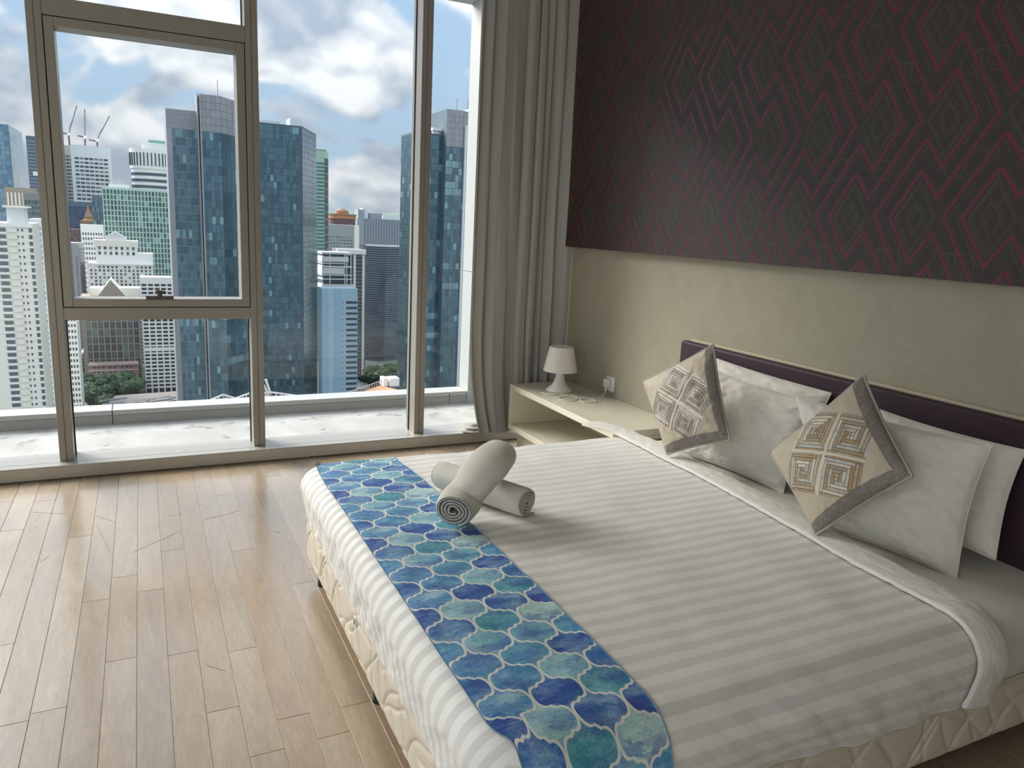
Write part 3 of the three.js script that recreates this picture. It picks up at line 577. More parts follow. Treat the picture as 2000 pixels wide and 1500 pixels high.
// ------------------------------------------------------------------ bedside shelf unit, lamp, socket
{
  const x0 = 2.178, x1 = XW - 0.001, zf = -4.425, zn = -3.173, t = 0.036, top = 0.473, bot = 0.165;
  const n = tag(group('bedside_shelf'), 'glossy cream bedside shelf unit with open front beside the curtain', 'bedside table');
  box('top_panel', n, M.cream, x0, x1, top - t, top, zf, zn, 0.0025);
  box('side_panel', n, M.cream, x0, x1, bot + t + 0.0005, top - t - 0.0005, zf, zf + t, 0.0025);
  box('side_panel', n, M.cream, x0, x1, bot + t + 0.0005, top - t - 0.0005, zn - t, zn, 0.0025);
  box('lower_panel', n, M.cream, x0, x1, bot, bot + t, zf, zn, 0.0025);
  box('back_panel', n, M.creamIn, x1 - 0.012, x1, bot + t, top - t, zf + t, zn - t);
  box('plinth', n, M.creamIn, x0 + 0.06, x1, 0.0, bot - 0.001, zf + 0.03, zn - 0.03);

  const lp = V(2.40, top, -4.15), lamp = tag(group('table_lamp'), 'small white table lamp with cone shade on the bedside shelf', 'lamp');
  lamp.position.copy(lp);
  const lathe = (pts, seg = 48) => new THREE.LatheGeometry(pts.map(([r, y]) => new THREE.Vector2(r, y)), seg);
  mesh('base', lathe([[0.0, 0.0], [0.083, 0.0], [0.086, 0.004], [0.084, 0.011], [0.07, 0.022], [0.052, 0.038], [0.039, 0.06], [0.031, 0.085], [0.028, 0.105], [0.03, 0.125], [0.034, 0.145], [0.03, 0.16], [0, 0.165]]), M.plastic, lamp);
  mesh('bulb_holder', lathe([[0, 0.16], [0.018, 0.16], [0.018, 0.2], [0, 0.2]], 24), M.plastic, lamp);
  const shd = mesh('shade', lathe([[0.074, 0.29], [0.078, 0.288], [0.111, 0.134], [0.108, 0.132], [0.106, 0.136], [0.073, 0.286], [0.074, 0.29]]), phys(0xe9e6dd, 0.6, { transmission: 0.12, thickness: 0 }), lamp);
  mesh('shade_top_ring', lathe([[0.012, 0.284], [0.074, 0.286], [0.074, 0.288], [0.012, 0.286]], 40), M.plastic, shd);
  // cable with loops from the lamp to the plug
  const sp = onX(1192, 748, XW), so = V(0, 0, 0), cy = top + 0.003;
  const pw = [[-0.05, 0.02, 0.07], [-0.09, 0, 0.12], [-0.13, 0, 0.1], [-0.14, 0, 0.02], [-0.10, 0, -0.02], [-0.03, 0.0, 0.10], [0.01, 0, 0.18], [-0.02, 0, 0.26], [-0.09, 0, 0.29], [-0.13, 0, 0.23], [-0.06, 0, 0.17], [0.02, 0, 0.20], [0.08, 0, 0.28], [0.05, 0, 0.36], [-0.02, 0, 0.34], [0.0, 0, 0.27], [0.10, 0, 0.24], [0.17, 0.0, 0.23]].map(([x, y, z]) => V(lp.x + x, cy + (y ? 0.004 : 0) + 0, lp.z + z));
  pw.push(V(XW - 0.035, cy + 0.02, sp.z - 0.0), V(XW - 0.03, sp.y - 0.03, sp.z - 0.006));
  pw.forEach((p, i) => { p.sub(lp); });
  const cab = mesh('cable', tube(pw, 0.0024, 260, 6), M.cable, lamp);
  const pl = [bakedBox(-0.034, -0.012, -0.024, 0.024, -0.024, 0.024), new THREE.CylinderGeometry(0.008, 0.005, 0.03, 10).translate(-0.028, -0.034, 0)];
  const pm = mesh('plug', mergeGeometries(pl.map((g) => g.toNonIndexed())), M.plastic, cab); pm.position.set(XW, sp.y, sp.z - 0.006).sub(lp);
  const so2 = tag(group('wall_socket'), 'white square wall socket plate above the bedside shelf', 'socket');
  const cz = onX(1193.5, 750, XW), h = 0.046;
  box('plate', so2, M.plastic, XW - 0.009, XW - 0.0002, cz.y - h, cz.y + h, cz.z - h, cz.z + h, 0.003);
  box('switch_rocker', so2, M.white, XW - 0.012, XW - 0.008, cz.y + 0.01, cz.y + 0.03, cz.z + 0.018, cz.z + 0.034, 0.001);
}
// ------------------------------------------------------------------ curtain
{
  const cm = std(0xaaa9a5, 0.95);
  const c = tag(group('curtain'), 'heavy grey blackout curtain drawn back to the corner', 'curtain');
  const xl = (y) => y > 0.95 ? 1.948 : 1.948 + 0.105 * Math.pow((0.95 - y) / 0.9, 2.4);
  const folds = (s, y) => { // pleats: uneven widths, deeper lower down
    const w = s * 7.2 + 0.6 * Math.sin(s * 9.2) + 0.10 * Math.sin(y * 1.1 + s * 5);
    const a = Math.sin(w * Math.PI * 2), b = Math.sin(w * Math.PI * 4 + 1.1);
    return (a * 0.72 + b * 0.20) * (0.021 + 0.010 * smooth(2.8, 0.4, y)) + 0.008 * N2(s * 6, y * 0.7);
  };
  const sheet = (inset) => gridGeo(360, 90, (a, b) => {
    const s = a, hem = s < 0.42 ? SILL + 0.008 : lerp(SILL + 0.008, 0.012, smooth(0.42, 0.6, s)), y = lerp(hem, CEIL - 0.02, b), x0 = xl(y), x1 = XW - 0.0005;
    const amp = smooth(0, 0.02, s), z = -4.598 + 0.075 * smooth(0.5, 1, s) + folds(s, y) * amp * (0.6 + 0.4 * smooth(0, 0.15, s)) - inset;
    return [lerp(x0, x1, s) + 0.012 * Math.cos(s * 54 + 1) * amp * smooth(1, 0.96, s), y, Math.max(z, y < 0.12 ? -4.655 : -4.70)];
  });
  mesh('cloth', sheet(0), cm, c);
  // gathered corner of the hem folded on the sill
  const a = onY(900, 846, SILL), wdt = 0.2;
  for (const [dy, k, off] of [[0.004, 1, 0], [0.022, 0.8, 0.03], [0.038, 0.5, 0.07]]) {
    const g = gridGeo(28, 10, (u, v) => { const th = 2 * Math.PI * v, r = 0.011 + 0.003 * N2(u * 4 + dy * 90, 3); const x = a.x + off + u * wdt * k; return [x, SILL + dy + 0.012 + Math.sin(th) * r * Math.min(1, u * 8 + 0.25) + 0.02 * (1 - k) * u, ZW + 0.01 - 0.05 * (1 - k) + Math.cos(th) * (0.045 * k) * Math.min(1, u * 3 + 0.3)]; });
    mesh('folded_hem', g, cm, c);
  }
}
const BAL = new THREE.CylinderGeometry(1, 1, 1, 12, 1, false, -Math.PI / 2, Math.PI), CYL = new THREE.CylinderGeometry(1, 1, 1, 40);
// ------------------------------------------------------------------ the city outside, eye level 130 m above the street
const GY = -128.5;
{
  const c = (hex, r = 0.7, o) => std(hex, r, o);
  const K = {
    white: c(0xf4f2ec), cream: c(0xf1ecdf), pale: c(0xdfe3e2), grey: c(0xa2a3a5), midGrey: c(0x86888a), dark: c(0x4c535a), brown: c(0x8f7a68), maroon: c(0x6d5456), pink: c(0xab958d), tan: c(0xa49789),
    concrete: c(0xb4b1ac), orange: c(0xb98462), gold: c(0xa9784a), win: c(0x3c4650, 0.25), winB: c(0x55656d, 0.25), winG: c(0x3d5750, 0.22), winLight: c(0x8fb3a8, 0.3), skyBlue: c(0xa9c6d3, 0.4), metalW: c(0xdfe0e0, 0.5),
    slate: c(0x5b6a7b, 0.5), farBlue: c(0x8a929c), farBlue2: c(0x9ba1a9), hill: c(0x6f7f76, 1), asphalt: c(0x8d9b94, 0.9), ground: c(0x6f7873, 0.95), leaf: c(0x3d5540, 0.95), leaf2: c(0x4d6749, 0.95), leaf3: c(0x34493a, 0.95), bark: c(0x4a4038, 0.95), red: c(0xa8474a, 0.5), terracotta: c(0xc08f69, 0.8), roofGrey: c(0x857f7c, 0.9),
  };
  const gl = (hex, met = 0.55, r = 0.16) => std(hex, r, { metalness: met });
  const teal = [gl(0x56737f), gl(0x5c7a86), gl(0x506d79), gl(0x627f8a), gl(0x4b6874)], tealLit = [gl(0x86a9ae, 0.45), gl(0x7899a0, 0.45)];  // paler copies paint lit windows and drawn blinds into the glass colour
  const blue = [gl(0x6f8ea3), gl(0x7e9cb0), gl(0x64849a), gl(0x8aa8ba)], green = [c(0x4f6d66, 0.2), c(0x3f5a55, 0.2), c(0x5f8278, 0.2), c(0x86b3a2, 0.25), c(0x355049, 0.2), c(0x557a70, 0.2)];
  const steel = gl(0x9c9da0, 0.3, 0.45), steelD = gl(0x94969a, 0.3, 0.45), slateBand = gl(0x75828f, 0.3, 0.4), frameTeal = c(0x526470, 0.5);

  // prism building: front outline as [pixel x, depth] points read at pixel row y; faces run between neighbouring points
  function bld(name, label, pts, y, top, dep = 30, mat = K.white, cat = 'building', grp) {
    const g = tag(group(name), label, cat, grp), P = pts.map(([px, D]) => atD(px, y, D)), tp = atD(pts[0][0], top, pts[0][1]).y, H = tp - GY, o = P[0];
    g.position.set(o.x, GY, o.z);
    const sh = new THREE.Shape(); P.forEach((p, i) => (i ? sh.lineTo(p.x - o.x, -(p.z - o.z)) : sh.moveTo(0, 0)));
    const a = P[P.length - 1], zb = Math.min(...P.map((p) => p.z)) - dep; sh.lineTo(a.x - o.x, -(zb - o.z)); sh.lineTo(0, -(zb - o.z)); sh.closePath();
    const geo = new THREE.ExtrudeGeometry(sh, { depth: H, bevelEnabled: false }); geo.rotateX(-Math.PI / 2);
    mesh('walls', geo, mat, g);
    const faces = []; for (let i = 0; i + 1 < P.length; i++) { const u = P[i + 1].clone().sub(P[i]), w = Math.hypot(u.x, u.z); u.set(u.x / w, 0, u.z / w); faces.push({ o: P[i].clone().sub(o), u, n: V(-u.z, 0, u.x), w, D: pts[i][1], px: pts[i][0] }); }
    return { g, H, faces, count: {}, yf: (py, i = 0) => (atD(pts[i][0], py, pts[i][1]).y - GY) / H };
  }
  const tmp = new THREE.Matrix4();
  // one piece on a face: fractions of the face width and height, d metres proud
  function piece(b, fi, name, mat, x0, x1, y0, y1, d, parts = 300) {
    const f = b.faces[fi], w = (x1 - x0) * f.w, h = (y1 - y0) * b.H, k = (b.count[name] = (b.count[name] || 0) + 1);
    const ctr = f.o.clone().addScaledVector(f.u, (x0 + x1) / 2 * f.w).addScaledVector(f.n, d > 0 ? d / 2 - 0.1 : d / 2); ctr.y = (y0 + y1) / 2 * b.H;
    const ang = Math.atan2(-f.u.z, f.u.x);
    if (k <= parts) { const m = mesh(name, UNIT, mat, b.g); m.scale.set(w, h, Math.abs(d) + 0.2); m.position.copy(ctr); m.rotation.y = ang; return; }
    tmp.makeRotationY(ang).setPosition(ctr); const q = UNIT.clone().scale(w, h, Math.abs(d) + 0.2).applyMatrix4(tmp);
    b.more = b.more || new Map(); const key = name + '|' + mat.uuid; if (!b.more.has(key)) b.more.set(key, { name, mat, list: [] }); b.more.get(key).list.push(q);
  }
  function done(b) { if (b.more) for (const { name, mat, list } of b.more.values()) { const m = mesh(name, mergeGeometries(list), mat, b.g); m.userData.kind = 'stuff'; } return b; }
  function grid(b, fi, name, o) {
    const { cols, rows, x0 = 0.04, x1 = 0.96, y0 = 0, y1 = 0.97, fw = 0.7, fh = 0.6, d = 0.15, pick, parts = 300, shift = 0 } = o;
    for (let j = rows - 1; j >= 0; j--) for (let i = 0; i < cols; i++) {
      const cw = (x1 - x0) / cols, chh = (y1 - y0) / rows, sx = shift * (j % 2) * cw, m = pick(i, j); if (!m) continue;
      const a = x0 + (i + 0.5 - fw / 2) * cw + sx, e = a + fw * cw; if (e > 0.995) continue;
      piece(b, fi, name, m, a, e, y0 + (j + 0.5 - fh / 2) * chh, y0 + (j + 0.5 + fh / 2) * chh, d, parts);
    }
  }
  const bands = (b, fi, name, mat, rows, y0, y1, fh, d = 0.3, x0 = 0, x1 = 1) => { for (let j = 0; j < rows; j++) { const chh = (y1 - y0) / rows; piece(b, fi, name, mat, x0, x1, y0 + (j + 0.5 - fh / 2) * chh, y0 + (j + 0.5 + fh / 2) * chh, d); } };
  const anyOf = (list, r) => () => list[Math.floor(r() * list.length)];

  // ---- ground, road, hills
  const gnd = struct(box('city_ground', scene, K.ground, -12000, 12000, GY - 2, GY, -14000, -60), 'grey city ground far below the window', 'ground');
  {
    const road = struct(group('street'), 'pale green-grey street running between the buildings', 'street');
    const q = [[122, 800], [178, 752], [200, 690], [186, 690], [158, 716], [118, 770]].map(([x, y]) => onY(x, y, GY)), s = new THREE.Shape(); q.forEach((p, i) => (i ? s.lineTo(p.x, -p.z) : s.moveTo(p.x, -p.z)));
    const g = new THREE.ExtrudeGeometry(s, { depth: 0.4, bevelEnabled: false }); g.rotateX(-Math.PI / 2); g.translate(0, GY, 0); mesh('road_surface', g, K.asphalt, road);
    const hills = struct(group('hills'), 'low blue hills on the horizon', 'hills');
    const hg = gridGeo(160, 4, (u, v) => { const x = lerp(-6000, 9000, u), h = 60 + 90 * (fbm2(x * 0.0007, 3, 4) + 0.35) + 95 * Math.exp(-(((x - 3330) / 330) ** 2)); return [x, GY + 128 * 0.9 + h * Math.sin(v * Math.PI / 2) * 1.0, -9000 - v * 900]; });
    const hb = gridGeo(1, 1, (u, v) => [lerp(-6000, 9000, u), lerp(GY, GY + 118, v), -9000]);
    mesh('ridge', mergeGeometries([hg, hb]), K.hill, hills);
  }
  // ---- tall residential tower on the left
  {
    const b = bld('apartment_tower', 'white residential tower with curved balconies and small dark windows', [[-70, 440], [64, 440]], 450, 432, 30, K.cream), F = b.faces[0], fx = (px) => (px + 70) / 134, n = 39, fl = 3.22 / b.H;
    for (let j = 0; j < n; j++) {
      const y = 0.985 - (j + 1) * fl;
      piece(b, 0, 'window', K.winB, fx(-8), fx(10), y + fl * 0.25, y + fl * 0.8, 0.15); piece(b, 0, 'window', K.winB, fx(55.5), fx(62.5), y + fl * 0.25, y + fl * 0.85, 0.15);
      piece(b, 0, 'window', K.win, fx(30.5), fx(35.5), y + fl * 0.38, y + fl * 0.72, 0.15); piece(b, 0, 'window', K.win, fx(41), fx(44.5), y + fl * 0.38, y + fl * 0.72, 0.15); piece(b, 0, 'window', K.win, fx(13), fx(14.5), y + fl * 0.4, y + fl * 0.65, 0.15);
      piece(b, 0, 'ledge', K.white, fx(54.5), fx(64), y - fl * 0.05, y + fl * 0.2, 0.9); piece(b, 0, 'ledge', K.white, fx(-10), fx(11), y - fl * 0.05, y + fl * 0.2, 0.9);
      const m = mesh('balcony', BAL, K.cream, b.g); m.scale.set(F.w * 0.075, fl * b.H * 0.42, 1.3); m.position.set(F.o.x + F.w * fx(23), y * b.H + fl * b.H * 0.45, F.o.z);
    }
    piece(b, 0, 'cornice', K.white, -0.01, 1.01, 0.985, 1.0, 0.8); done(b);
    const pa = atD(10, 405, 440), pb = atD(47, 422, 440); box('penthouse', b.g, K.pale, pa.x - b.g.position.x, pb.x - b.g.position.x, b.H, pa.y - GY, -14, -2); const sa = atD(4, 401, 440), sb = atD(53, 405, 440); box('roof_slab', b.g, K.white, sa.x - b.g.position.x, sb.x - b.g.position.x, pa.y - GY, sa.y - GY, -16, 0);
  }
  { const b = bld('office_block', 'narrow pale teal block squeezed behind the white residential tower', [[60, 530], [84, 530]], 480, 427, 25, K.pale); grid(b, 0, 'window', { cols: 2, rows: 34, fw: 0.8, fh: 0.55, pick: anyOf([K.winB, blue[2], blue[0]], prng(3)) }); done(b); }
  { const b = bld('glass_tower', 'pale blue glass tower with a slanted silhouette at the far left', [[-60, 900], [21, 880], [36, 930]], 300, 240, 40, blue[0]); for (const fi of [0, 1]) grid(b, fi, 'glass_panel', { cols: fi ? 4 : 9, rows: 44, x0: 0.02, x1: 0.98, fw: 0.9, fh: 0.85, pick: anyOf(blue, prng(4 + fi)), parts: 150 }); piece(b, 0, 'roof_screen', K.pale, 0, 0.85, 1.0, 1.025, 3); done(b); }
  { const b = bld('glass_tower', 'dark slate tower half hidden by the window mullion', [[53, 1150], [82, 1150]], 300, 265, 40, K.slate); bands(b, 0, 'floor_band', K.farBlue, 40, 0.2, 0.98, 0.35); piece(b, 0, 'sky_sign', K.white, 0.3, 0.8, b.yf(342), b.yf(334), 1); done(b); }
  { const b = bld('office_block', 'tan block with cream columns under its flat roof', [[10, 800], [66, 800]], 390, 365, 30, K.tan); grid(b, 0, 'column', { cols: 7, rows: 1, y0: b.yf(400), y1: 0.97, fw: 0.45, fh: 1, d: 0.8, pick: () => K.cream }); done(b); }
  { const b = bld('office_block', 'grey gridded glass block behind the penthouse roof', [[48, 640], [90, 640]], 420, 377, 30, K.midGrey); grid(b, 0, 'window', { cols: 6, rows: 34, fw: 0.8, fh: 0.7, pick: anyOf([K.winB, K.win, K.winG], prng(5)) }); done(b); }
  // ---- towers under construction with cranes
  const built = [];
  { const b = bld('unfinished_tower', 'darker unfinished concrete tower rising behind the paler one', [[108, 1010], [152, 1010]], 330, 282, 40, K.concrete, 'building', 'unfinished towers'); grid(b, 0, 'floor_opening', { cols: 6, rows: 46, y0: 0.05, y1: 0.95, fw: 0.8, fh: 0.55, d: 0.15, pick: anyOf([K.dark, K.slate, K.win], prng(6)) }); built.push(done(b)); }
  { const b = bld('unfinished_tower', 'pale unfinished concrete tower with crane jibs on its roof', [[140, 960], [216, 960]], 330, 282, 40, K.pale, 'building', 'unfinished towers'); grid(b, 0, 'floor_opening', { cols: 7, rows: 42, x0: 0.08, x1: 0.95, y0: 0.02, y1: b.yf(304), fw: 0.82, fh: 0.5, d: 0.15, pick: anyOf([K.dark, K.midGrey, K.dark], prng(8)) }); built.push(done(b)); }
  { const b = bld('glass_tower', 'navy glass block in front of the unfinished towers', [[112, 880], [182, 880]], 410, 392, 40, K.slate); grid(b, 0, 'glass_panel', { cols: 9, rows: 40, fw: 0.85, fh: 0.8, pick: anyOf([gl(0x47607f), gl(0x516c8c), gl(0x3d5372)], prng(9)), parts: 200 }); done(b); }
  const crane = (label, mast, jib, D, onto) => {
    const g = tag(group('tower_crane'), label, 'crane', 'cranes over the unfinished towers'), a = atD(mast[0], mast[1], D), roofY = (a.y = onto.H + GY + 0.05), t = atD(mast[2], mast[3], D), e = atD(jib[2], jib[3], D), s = atD(jib[0], jib[1], D);
    g.position.copy(a); const bar = (name, p, q, r, mat) => { const d = q.clone().sub(p), m = mesh(name, new THREE.CylinderGeometry(r, r, d.length(), 5), mat, g); m.position.copy(p).add(q).multiplyScalar(0.5).sub(a); m.quaternion.setFromUnitVectors(V(0, 1, 0), d.normalize()); };
    bar('mast', a, t, 0.9, K.maroon); bar('jib', s, e, 0.6, K.midGrey); const back = s.clone().add(V(e.x > s.x ? -7 : 7, 1, 0)); bar('counter_jib', s, back, 0.8, K.maroon); bar('stay', t.clone().add(V(0, 5, 0)), s.clone().lerp(e, 0.6), 0.25, K.midGrey);
    const cab = box('cab', g, K.white, -1.5, 1.5, -1.5, 1.5, -1.5, 1.5); cab.position.copy(t).sub(a);
  };
  crane('red crane with long raised jib on the darker unfinished tower', [136, 284, 134, 262], [134, 262, 150, 206], 1030, built[0]);
  crane('thin upright crane standing behind the pale unfinished tower roof', [166, 284, 166, 268], [166, 268, 165.5, 213], 988, built[1]);
  crane('crane with slanting jib at the right of the pale unfinished tower', [190, 284, 190, 274], [188, 276, 214, 226], 972, built[1]);
  // ---- round white tower
  {
    const ctr = atD(297, 330, 900), R = 34 / FOCAL * 900, top = atD(297, 291, 900).y, H = top - GY, g = tag(group('round_tower'), 'round white tower with dark window bands and drum top', 'building'); g.position.set(ctr.x, GY, ctr.z - R);
    const ring = (name, mat, r, y0, y1) => { const m = mesh(name, CYL, mat, g); m.scale.set(r, y1 - y0, r); m.position.y = (y0 + y1) / 2; };
    ring('shaft', K.white, R * 0.95, 0, H - 20); for (let j = 0; j < 16; j++) ring('window_band', j % 4 === 3 ? K.midGrey : K.winB, R * 0.97, H - 27 - j * 6.4, H - 24 - j * 6.4);
    ring('drum', K.white, R, H - 20, H); for (let k = 0; k < 18; k++) { const a = k / 18 * Math.PI, m = box('drum_slot', g, K.win, -0.7, 0.7, H - 17, H - 4, -0.5, 0.5); m.position.x = Math.cos(a) * R; m.position.z = Math.sin(a) * R; m.rotation.y = -a; }
    box('plant_room', g, K.pale, -R * 0.4, R * 0.9, H, H + 7, -R * 0.5, R * 0.5); box('green_roof_box', g, green[3], -R * 0.1, R * 0.7, H + 7, H + 10, -R * 0.4, R * 0.3);
  }
  // ---- green grid façade
  { const b = bld('grid_office', 'office block faced with a pale green grid of staggered glass panels', [[204, 765], [345, 765]], 450, 365, 40, c(0xbcd2cb, 0.5)), r = prng(15); grid(b, 0, 'glass_panel', { cols: 21, rows: 32, x0: 0.005, x1: 0.995, y0: 0.0, y1: 0.99, fw: 0.66, fh: 0.82, shift: 0.0, d: 0.15, pick: () => green[Math.floor(r() * r() * 6)] }); grid(b, 0, 'panel_fin', { cols: 21, rows: 1, x0: 0.005, x1: 0.995, y0: 0, y1: 1, fw: 0.1, fh: 1, d: 0.5, shift: 0, pick: () => null }); done(b); const q = atD(232, 362, 765); box('roof_plant', b.g, K.white, q.x - b.g.position.x - 8, q.x - b.g.position.x + 8, b.H, b.H + 3, -14, -6); }
  { const b = bld('glass_tower', 'grey-blue panelled block left of the green grid office', [[181, 800], [201, 800]], 420, 382, 12, K.slate); grid(b, 0, 'glass_panel', { cols: 6, rows: 24, fw: 0.8, fh: 0.7, pick: anyOf([blue[2], K.winB, K.winG, blue[0]], prng(16)) }); done(b); }
  // ---- pagoda tower, maroon block, small white blocks
  { const p = atD(173, 440, 850), t = atD(176, 405, 850), g = tag(group('pagoda_tower'), 'brown and gold tower with pyramid roof', 'building'); g.position.set(p.x, GY, p.z - 8); box('walls', g, K.brown, -7.5, 7.5, 0, p.y - GY + 4, -7.5, 7.5); for (const [k, r, m] of [[0, 7.8, K.gold], [1, 5.4, K.brown], [2, 3, K.gold]]) { const q = mesh('roof_tier', new THREE.ConeGeometry(r, (t.y - p.y) * 0.5, 4), m, g); q.rotation.y = Math.PI / 4; q.position.y = p.y - GY + 4 + (t.y - p.y) * (0.25 + 0.22 * k); } }
  { const b = bld('office_block', 'maroon block beside the pagoda-roofed tower', [[118, 800], [156, 800]], 460, 447, 25, K.maroon); grid(b, 0, 'window', { cols: 6, rows: 30, fw: 0.5, fh: 0.5, pick: anyOf([K.brown, K.win], prng(18)) }); done(b); }
  { const b = bld('office_block', 'small white block with square windows below the pagoda tower', [[158, 755], [203, 755]], 460, 438, 8, K.white); grid(b, 0, 'window', { cols: 8, rows: 26, y1: 0.95, fw: 0.5, fh: 0.5, pick: anyOf([K.win, K.dark], prng(19)) }); done(b); }
  { const b = bld('office_block', 'grey concrete tower with blue window strips beside the frame', [[128, 690], [156, 690], [165, 700]], 520, 474, 8, K.grey); bands(b, 1, 'window_band', K.slate, 38, 0.02, 0.96, 0.55); grid(b, 0, 'window', { cols: 3, rows: 36, y1: 0.9, fw: 0.35, fh: 0.7, pick: (i) => (i === 1 ? null : K.winB) }); done(b); }
  // ---- white hotel with pediment
  {
    const b = bld('hotel', 'white stepped hotel with classical pediment on its roof', [[172, 690], [300, 690]], 540, 514, 30, K.white), r = prng(23); grid(b, 0, 'window', { cols: 15, rows: 30, y1: 0.985, x0: 0.02, x1: 0.98, fw: 0.5, fh: 0.62, pick: () => (r() > 0.1 ? [K.winB, K.midGrey, K.winG][Math.floor(r() * 3)] : null) });
    piece(b, 0, 'cornice', K.cream, -0.01, 1.01, 0.985, 1.0, 0.8); done(b);
    const o = b.g.position, X = (px, py) => atD(px, py, 696).x - o.x, Y = (py) => atD(230, py, 696).y - GY;
    box('upper_storeys', b.g, K.white, X(186, 490), X(268, 490), b.H, Y(471), -24, -6); box('side_storeys', b.g, K.white, X(268, 500), X(299, 500), b.H, Y(494), -24, -6); box('attic', b.g, K.cream, X(182, 476), X(270, 476), Y(482), Y(470), -24, -5.4);
    for (let j = 0; j < 2; j++) for (let i = 0; i < 7; i++) box('window', b.g, [K.winB, K.winG, K.midGrey][(i + j) % 3], X(192 + i * 11, 490), X(197 + i * 11, 490), Y(496 + j * 10 - 8), Y(490 + j * 10 - 8), -6.1, -5.9);
    const sh = new THREE.Shape(); sh.moveTo(X(204, 466), 0); sh.lineTo(X(246, 466), 0); sh.lineTo(X(226, 466), 4.6); sh.closePath(); const pe = new THREE.ExtrudeGeometry(sh, { depth: 10, bevelEnabled: false }); pe.translate(0, Y(464), -16); mesh('pediment', pe, K.pale, b.g); box('pediment_base', b.g, K.white, X(205, 466), X(246, 466), Y(470), Y(464), -17, -6);
  }
  // ---- gabled tan building, pink podium
  {
    const b = bld('gabled_building', 'tan tower with cream gabled roof and tall lattice windows', [[160, 640], [274, 640]], 640, 580, 26, K.tan), r = prng(27); grid(b, 0, 'window', { cols: 9, rows: 11, x0: 0.06, x1: 0.98, y1: 0.98, fw: 0.72, fh: 0.84, pick: (i) => (i === 7 ? K.winB : [K.winG, K.winB, K.win, green[2]][Math.floor(r() * 4)]) }); grid(b, 0, 'window_bar', { cols: 9, rows: 11, x0: 0.06, x1: 0.98, y1: 0.98, fw: 0.06, fh: 0.84, d: 0.3, pick: () => K.tan }); done(b);
    const o = b.g.position, X = (px) => atD(px, 575, 640).x - o.x; const sh = new THREE.Shape(); sh.moveTo(X(190), 0); sh.lineTo(X(246), 0); sh.lineTo(X(217), 12.5); sh.closePath(); const ge = new THREE.ExtrudeGeometry(sh, { depth: 0.8, bevelEnabled: false }); ge.translate(0, b.H, -0.9); mesh('gable_wall', ge, K.tan, b.g);
    const rs = new THREE.Shape(); rs.moveTo(X(188), 0); rs.lineTo(X(217), 13.2); rs.lineTo(X(248), 0); rs.closePath(); const rg = new THREE.ExtrudeGeometry(rs, { depth: 22, bevelEnabled: false }); rg.translate(0, b.H + 0.02, -23); mesh('gable_roof', rg, K.cream, b.g); box('eaves_roof', b.g, K.cream, X(174), X(274), b.H, b.H + 6, -24, -8);
  }
  { const b = bld('podium_building', 'low pink stone podium with rows of small windows', [[174, 618], [272, 618]], 735, 713, 12, K.pink); for (const [x0, x1, n] of [[0.07, 0.33, 3], [0.38, 0.56, 2], [0.62, 0.9, 3]]) grid(b, 0, 'window', { cols: n, rows: 4, x0, x1, y0: 0.12, y1: 0.98, fw: 0.42, fh: 0.4, pick: () => K.maroon }); piece(b, 0, 'cornice', K.pink, -0.01, 1.01, 0.94, 1.0, 1); piece(b, 0, 'string_course', K.cream, 0, 1, 0.72, 0.745, 0.5); done(b); }
  // ---- white grid block: deep white grid over dark glazing
  {
    const b = bld('grid_block', 'white office block with a deep egg-crate window grid', [[277, 590], [352, 590]], 600, 548, 22, K.win), cols = 6, rows = 27;
    for (let j = 0; j <= rows; j++) piece(b, 0, 'spandrel', K.white, 0, 1, 0.05 + j * 0.93 / rows - 0.007, 0.05 + j * 0.93 / rows + 0.007, 0.9); for (let i = 0; i <= cols; i++) piece(b, 0, 'fin', K.white, clamp(i / cols - 0.02, 0, 1), clamp(i / cols + 0.02, 0, 1), 0.0, 1, 0.8); piece(b, 0, 'parapet', K.white, 0, 1, 0.975, 1.03, 0.9); piece(b, 0, 'parapet', K.white, 0, 1, b.yf(686), b.yf(679), 0.95);
    box('roof_slab', b.g, K.white, 0, b.faces[0].w, b.H, b.H + 2, -20, 0); done(b);
  }
  { const b = bld('apartment_block', 'low white apartment block with dark balconies by the street', [[120, 520], [152, 520]], 660, 612, 20, K.white); grid(b, 0, 'window', { cols: 5, rows: 18, fw: 0.55, fh: 0.5, pick: anyOf([K.win, K.winB], prng(31)) }); done(b); }
  { const b = bld('office_block', 'grey-teal block beside the tan gabled tower', [[146, 625], [155, 625]], 660, 594, 6, K.midGrey); grid(b, 0, 'window', { cols: 4, rows: 26, fw: 0.6, fh: 0.5, pick: anyOf([K.winG, K.winB], prng(32)) }); done(b); }
  { const b = bld('carpark_building', 'white stepped low building beside the street', [[160, 660], [170, 672]], 720, 690, 10, K.white); bands(b, 0, 'floor_band', K.midGrey, 6, 0.05, 0.95, 0.4); done(b); }

  // ---- the three teal glass towers
  function curtainWall(b, fi, seed, cols, yGlass, crown = true, litRows = 0.12, x0 = 0.0, x1 = 1.0, parts = 300) {
    const r = prng(seed), rows = Math.round(b.H * yGlass / 4.0);
    const rowLit = []; for (let j = 0; j < rows; j++) rowLit.push(r() < litRows ? r() : 0);
    grid(b, fi, 'glass_panel', { cols, rows, x0, x1, y0: 0, y1: yGlass, fw: 0.93, fh: 0.93, d: 0.12, parts, pick: (i, j) => { const n = N2(i * 0.35 + seed, j * 0.22); if (rowLit[j] && r() < 0.75 * rowLit[j]) return tealLit[Math.floor(r() * 2)]; if (r() < 0.03) return tealLit[0]; return teal[clamp(Math.floor(2.5 + n * 2.6 + (r() - 0.5) * 1.6), 0, 4)]; } });
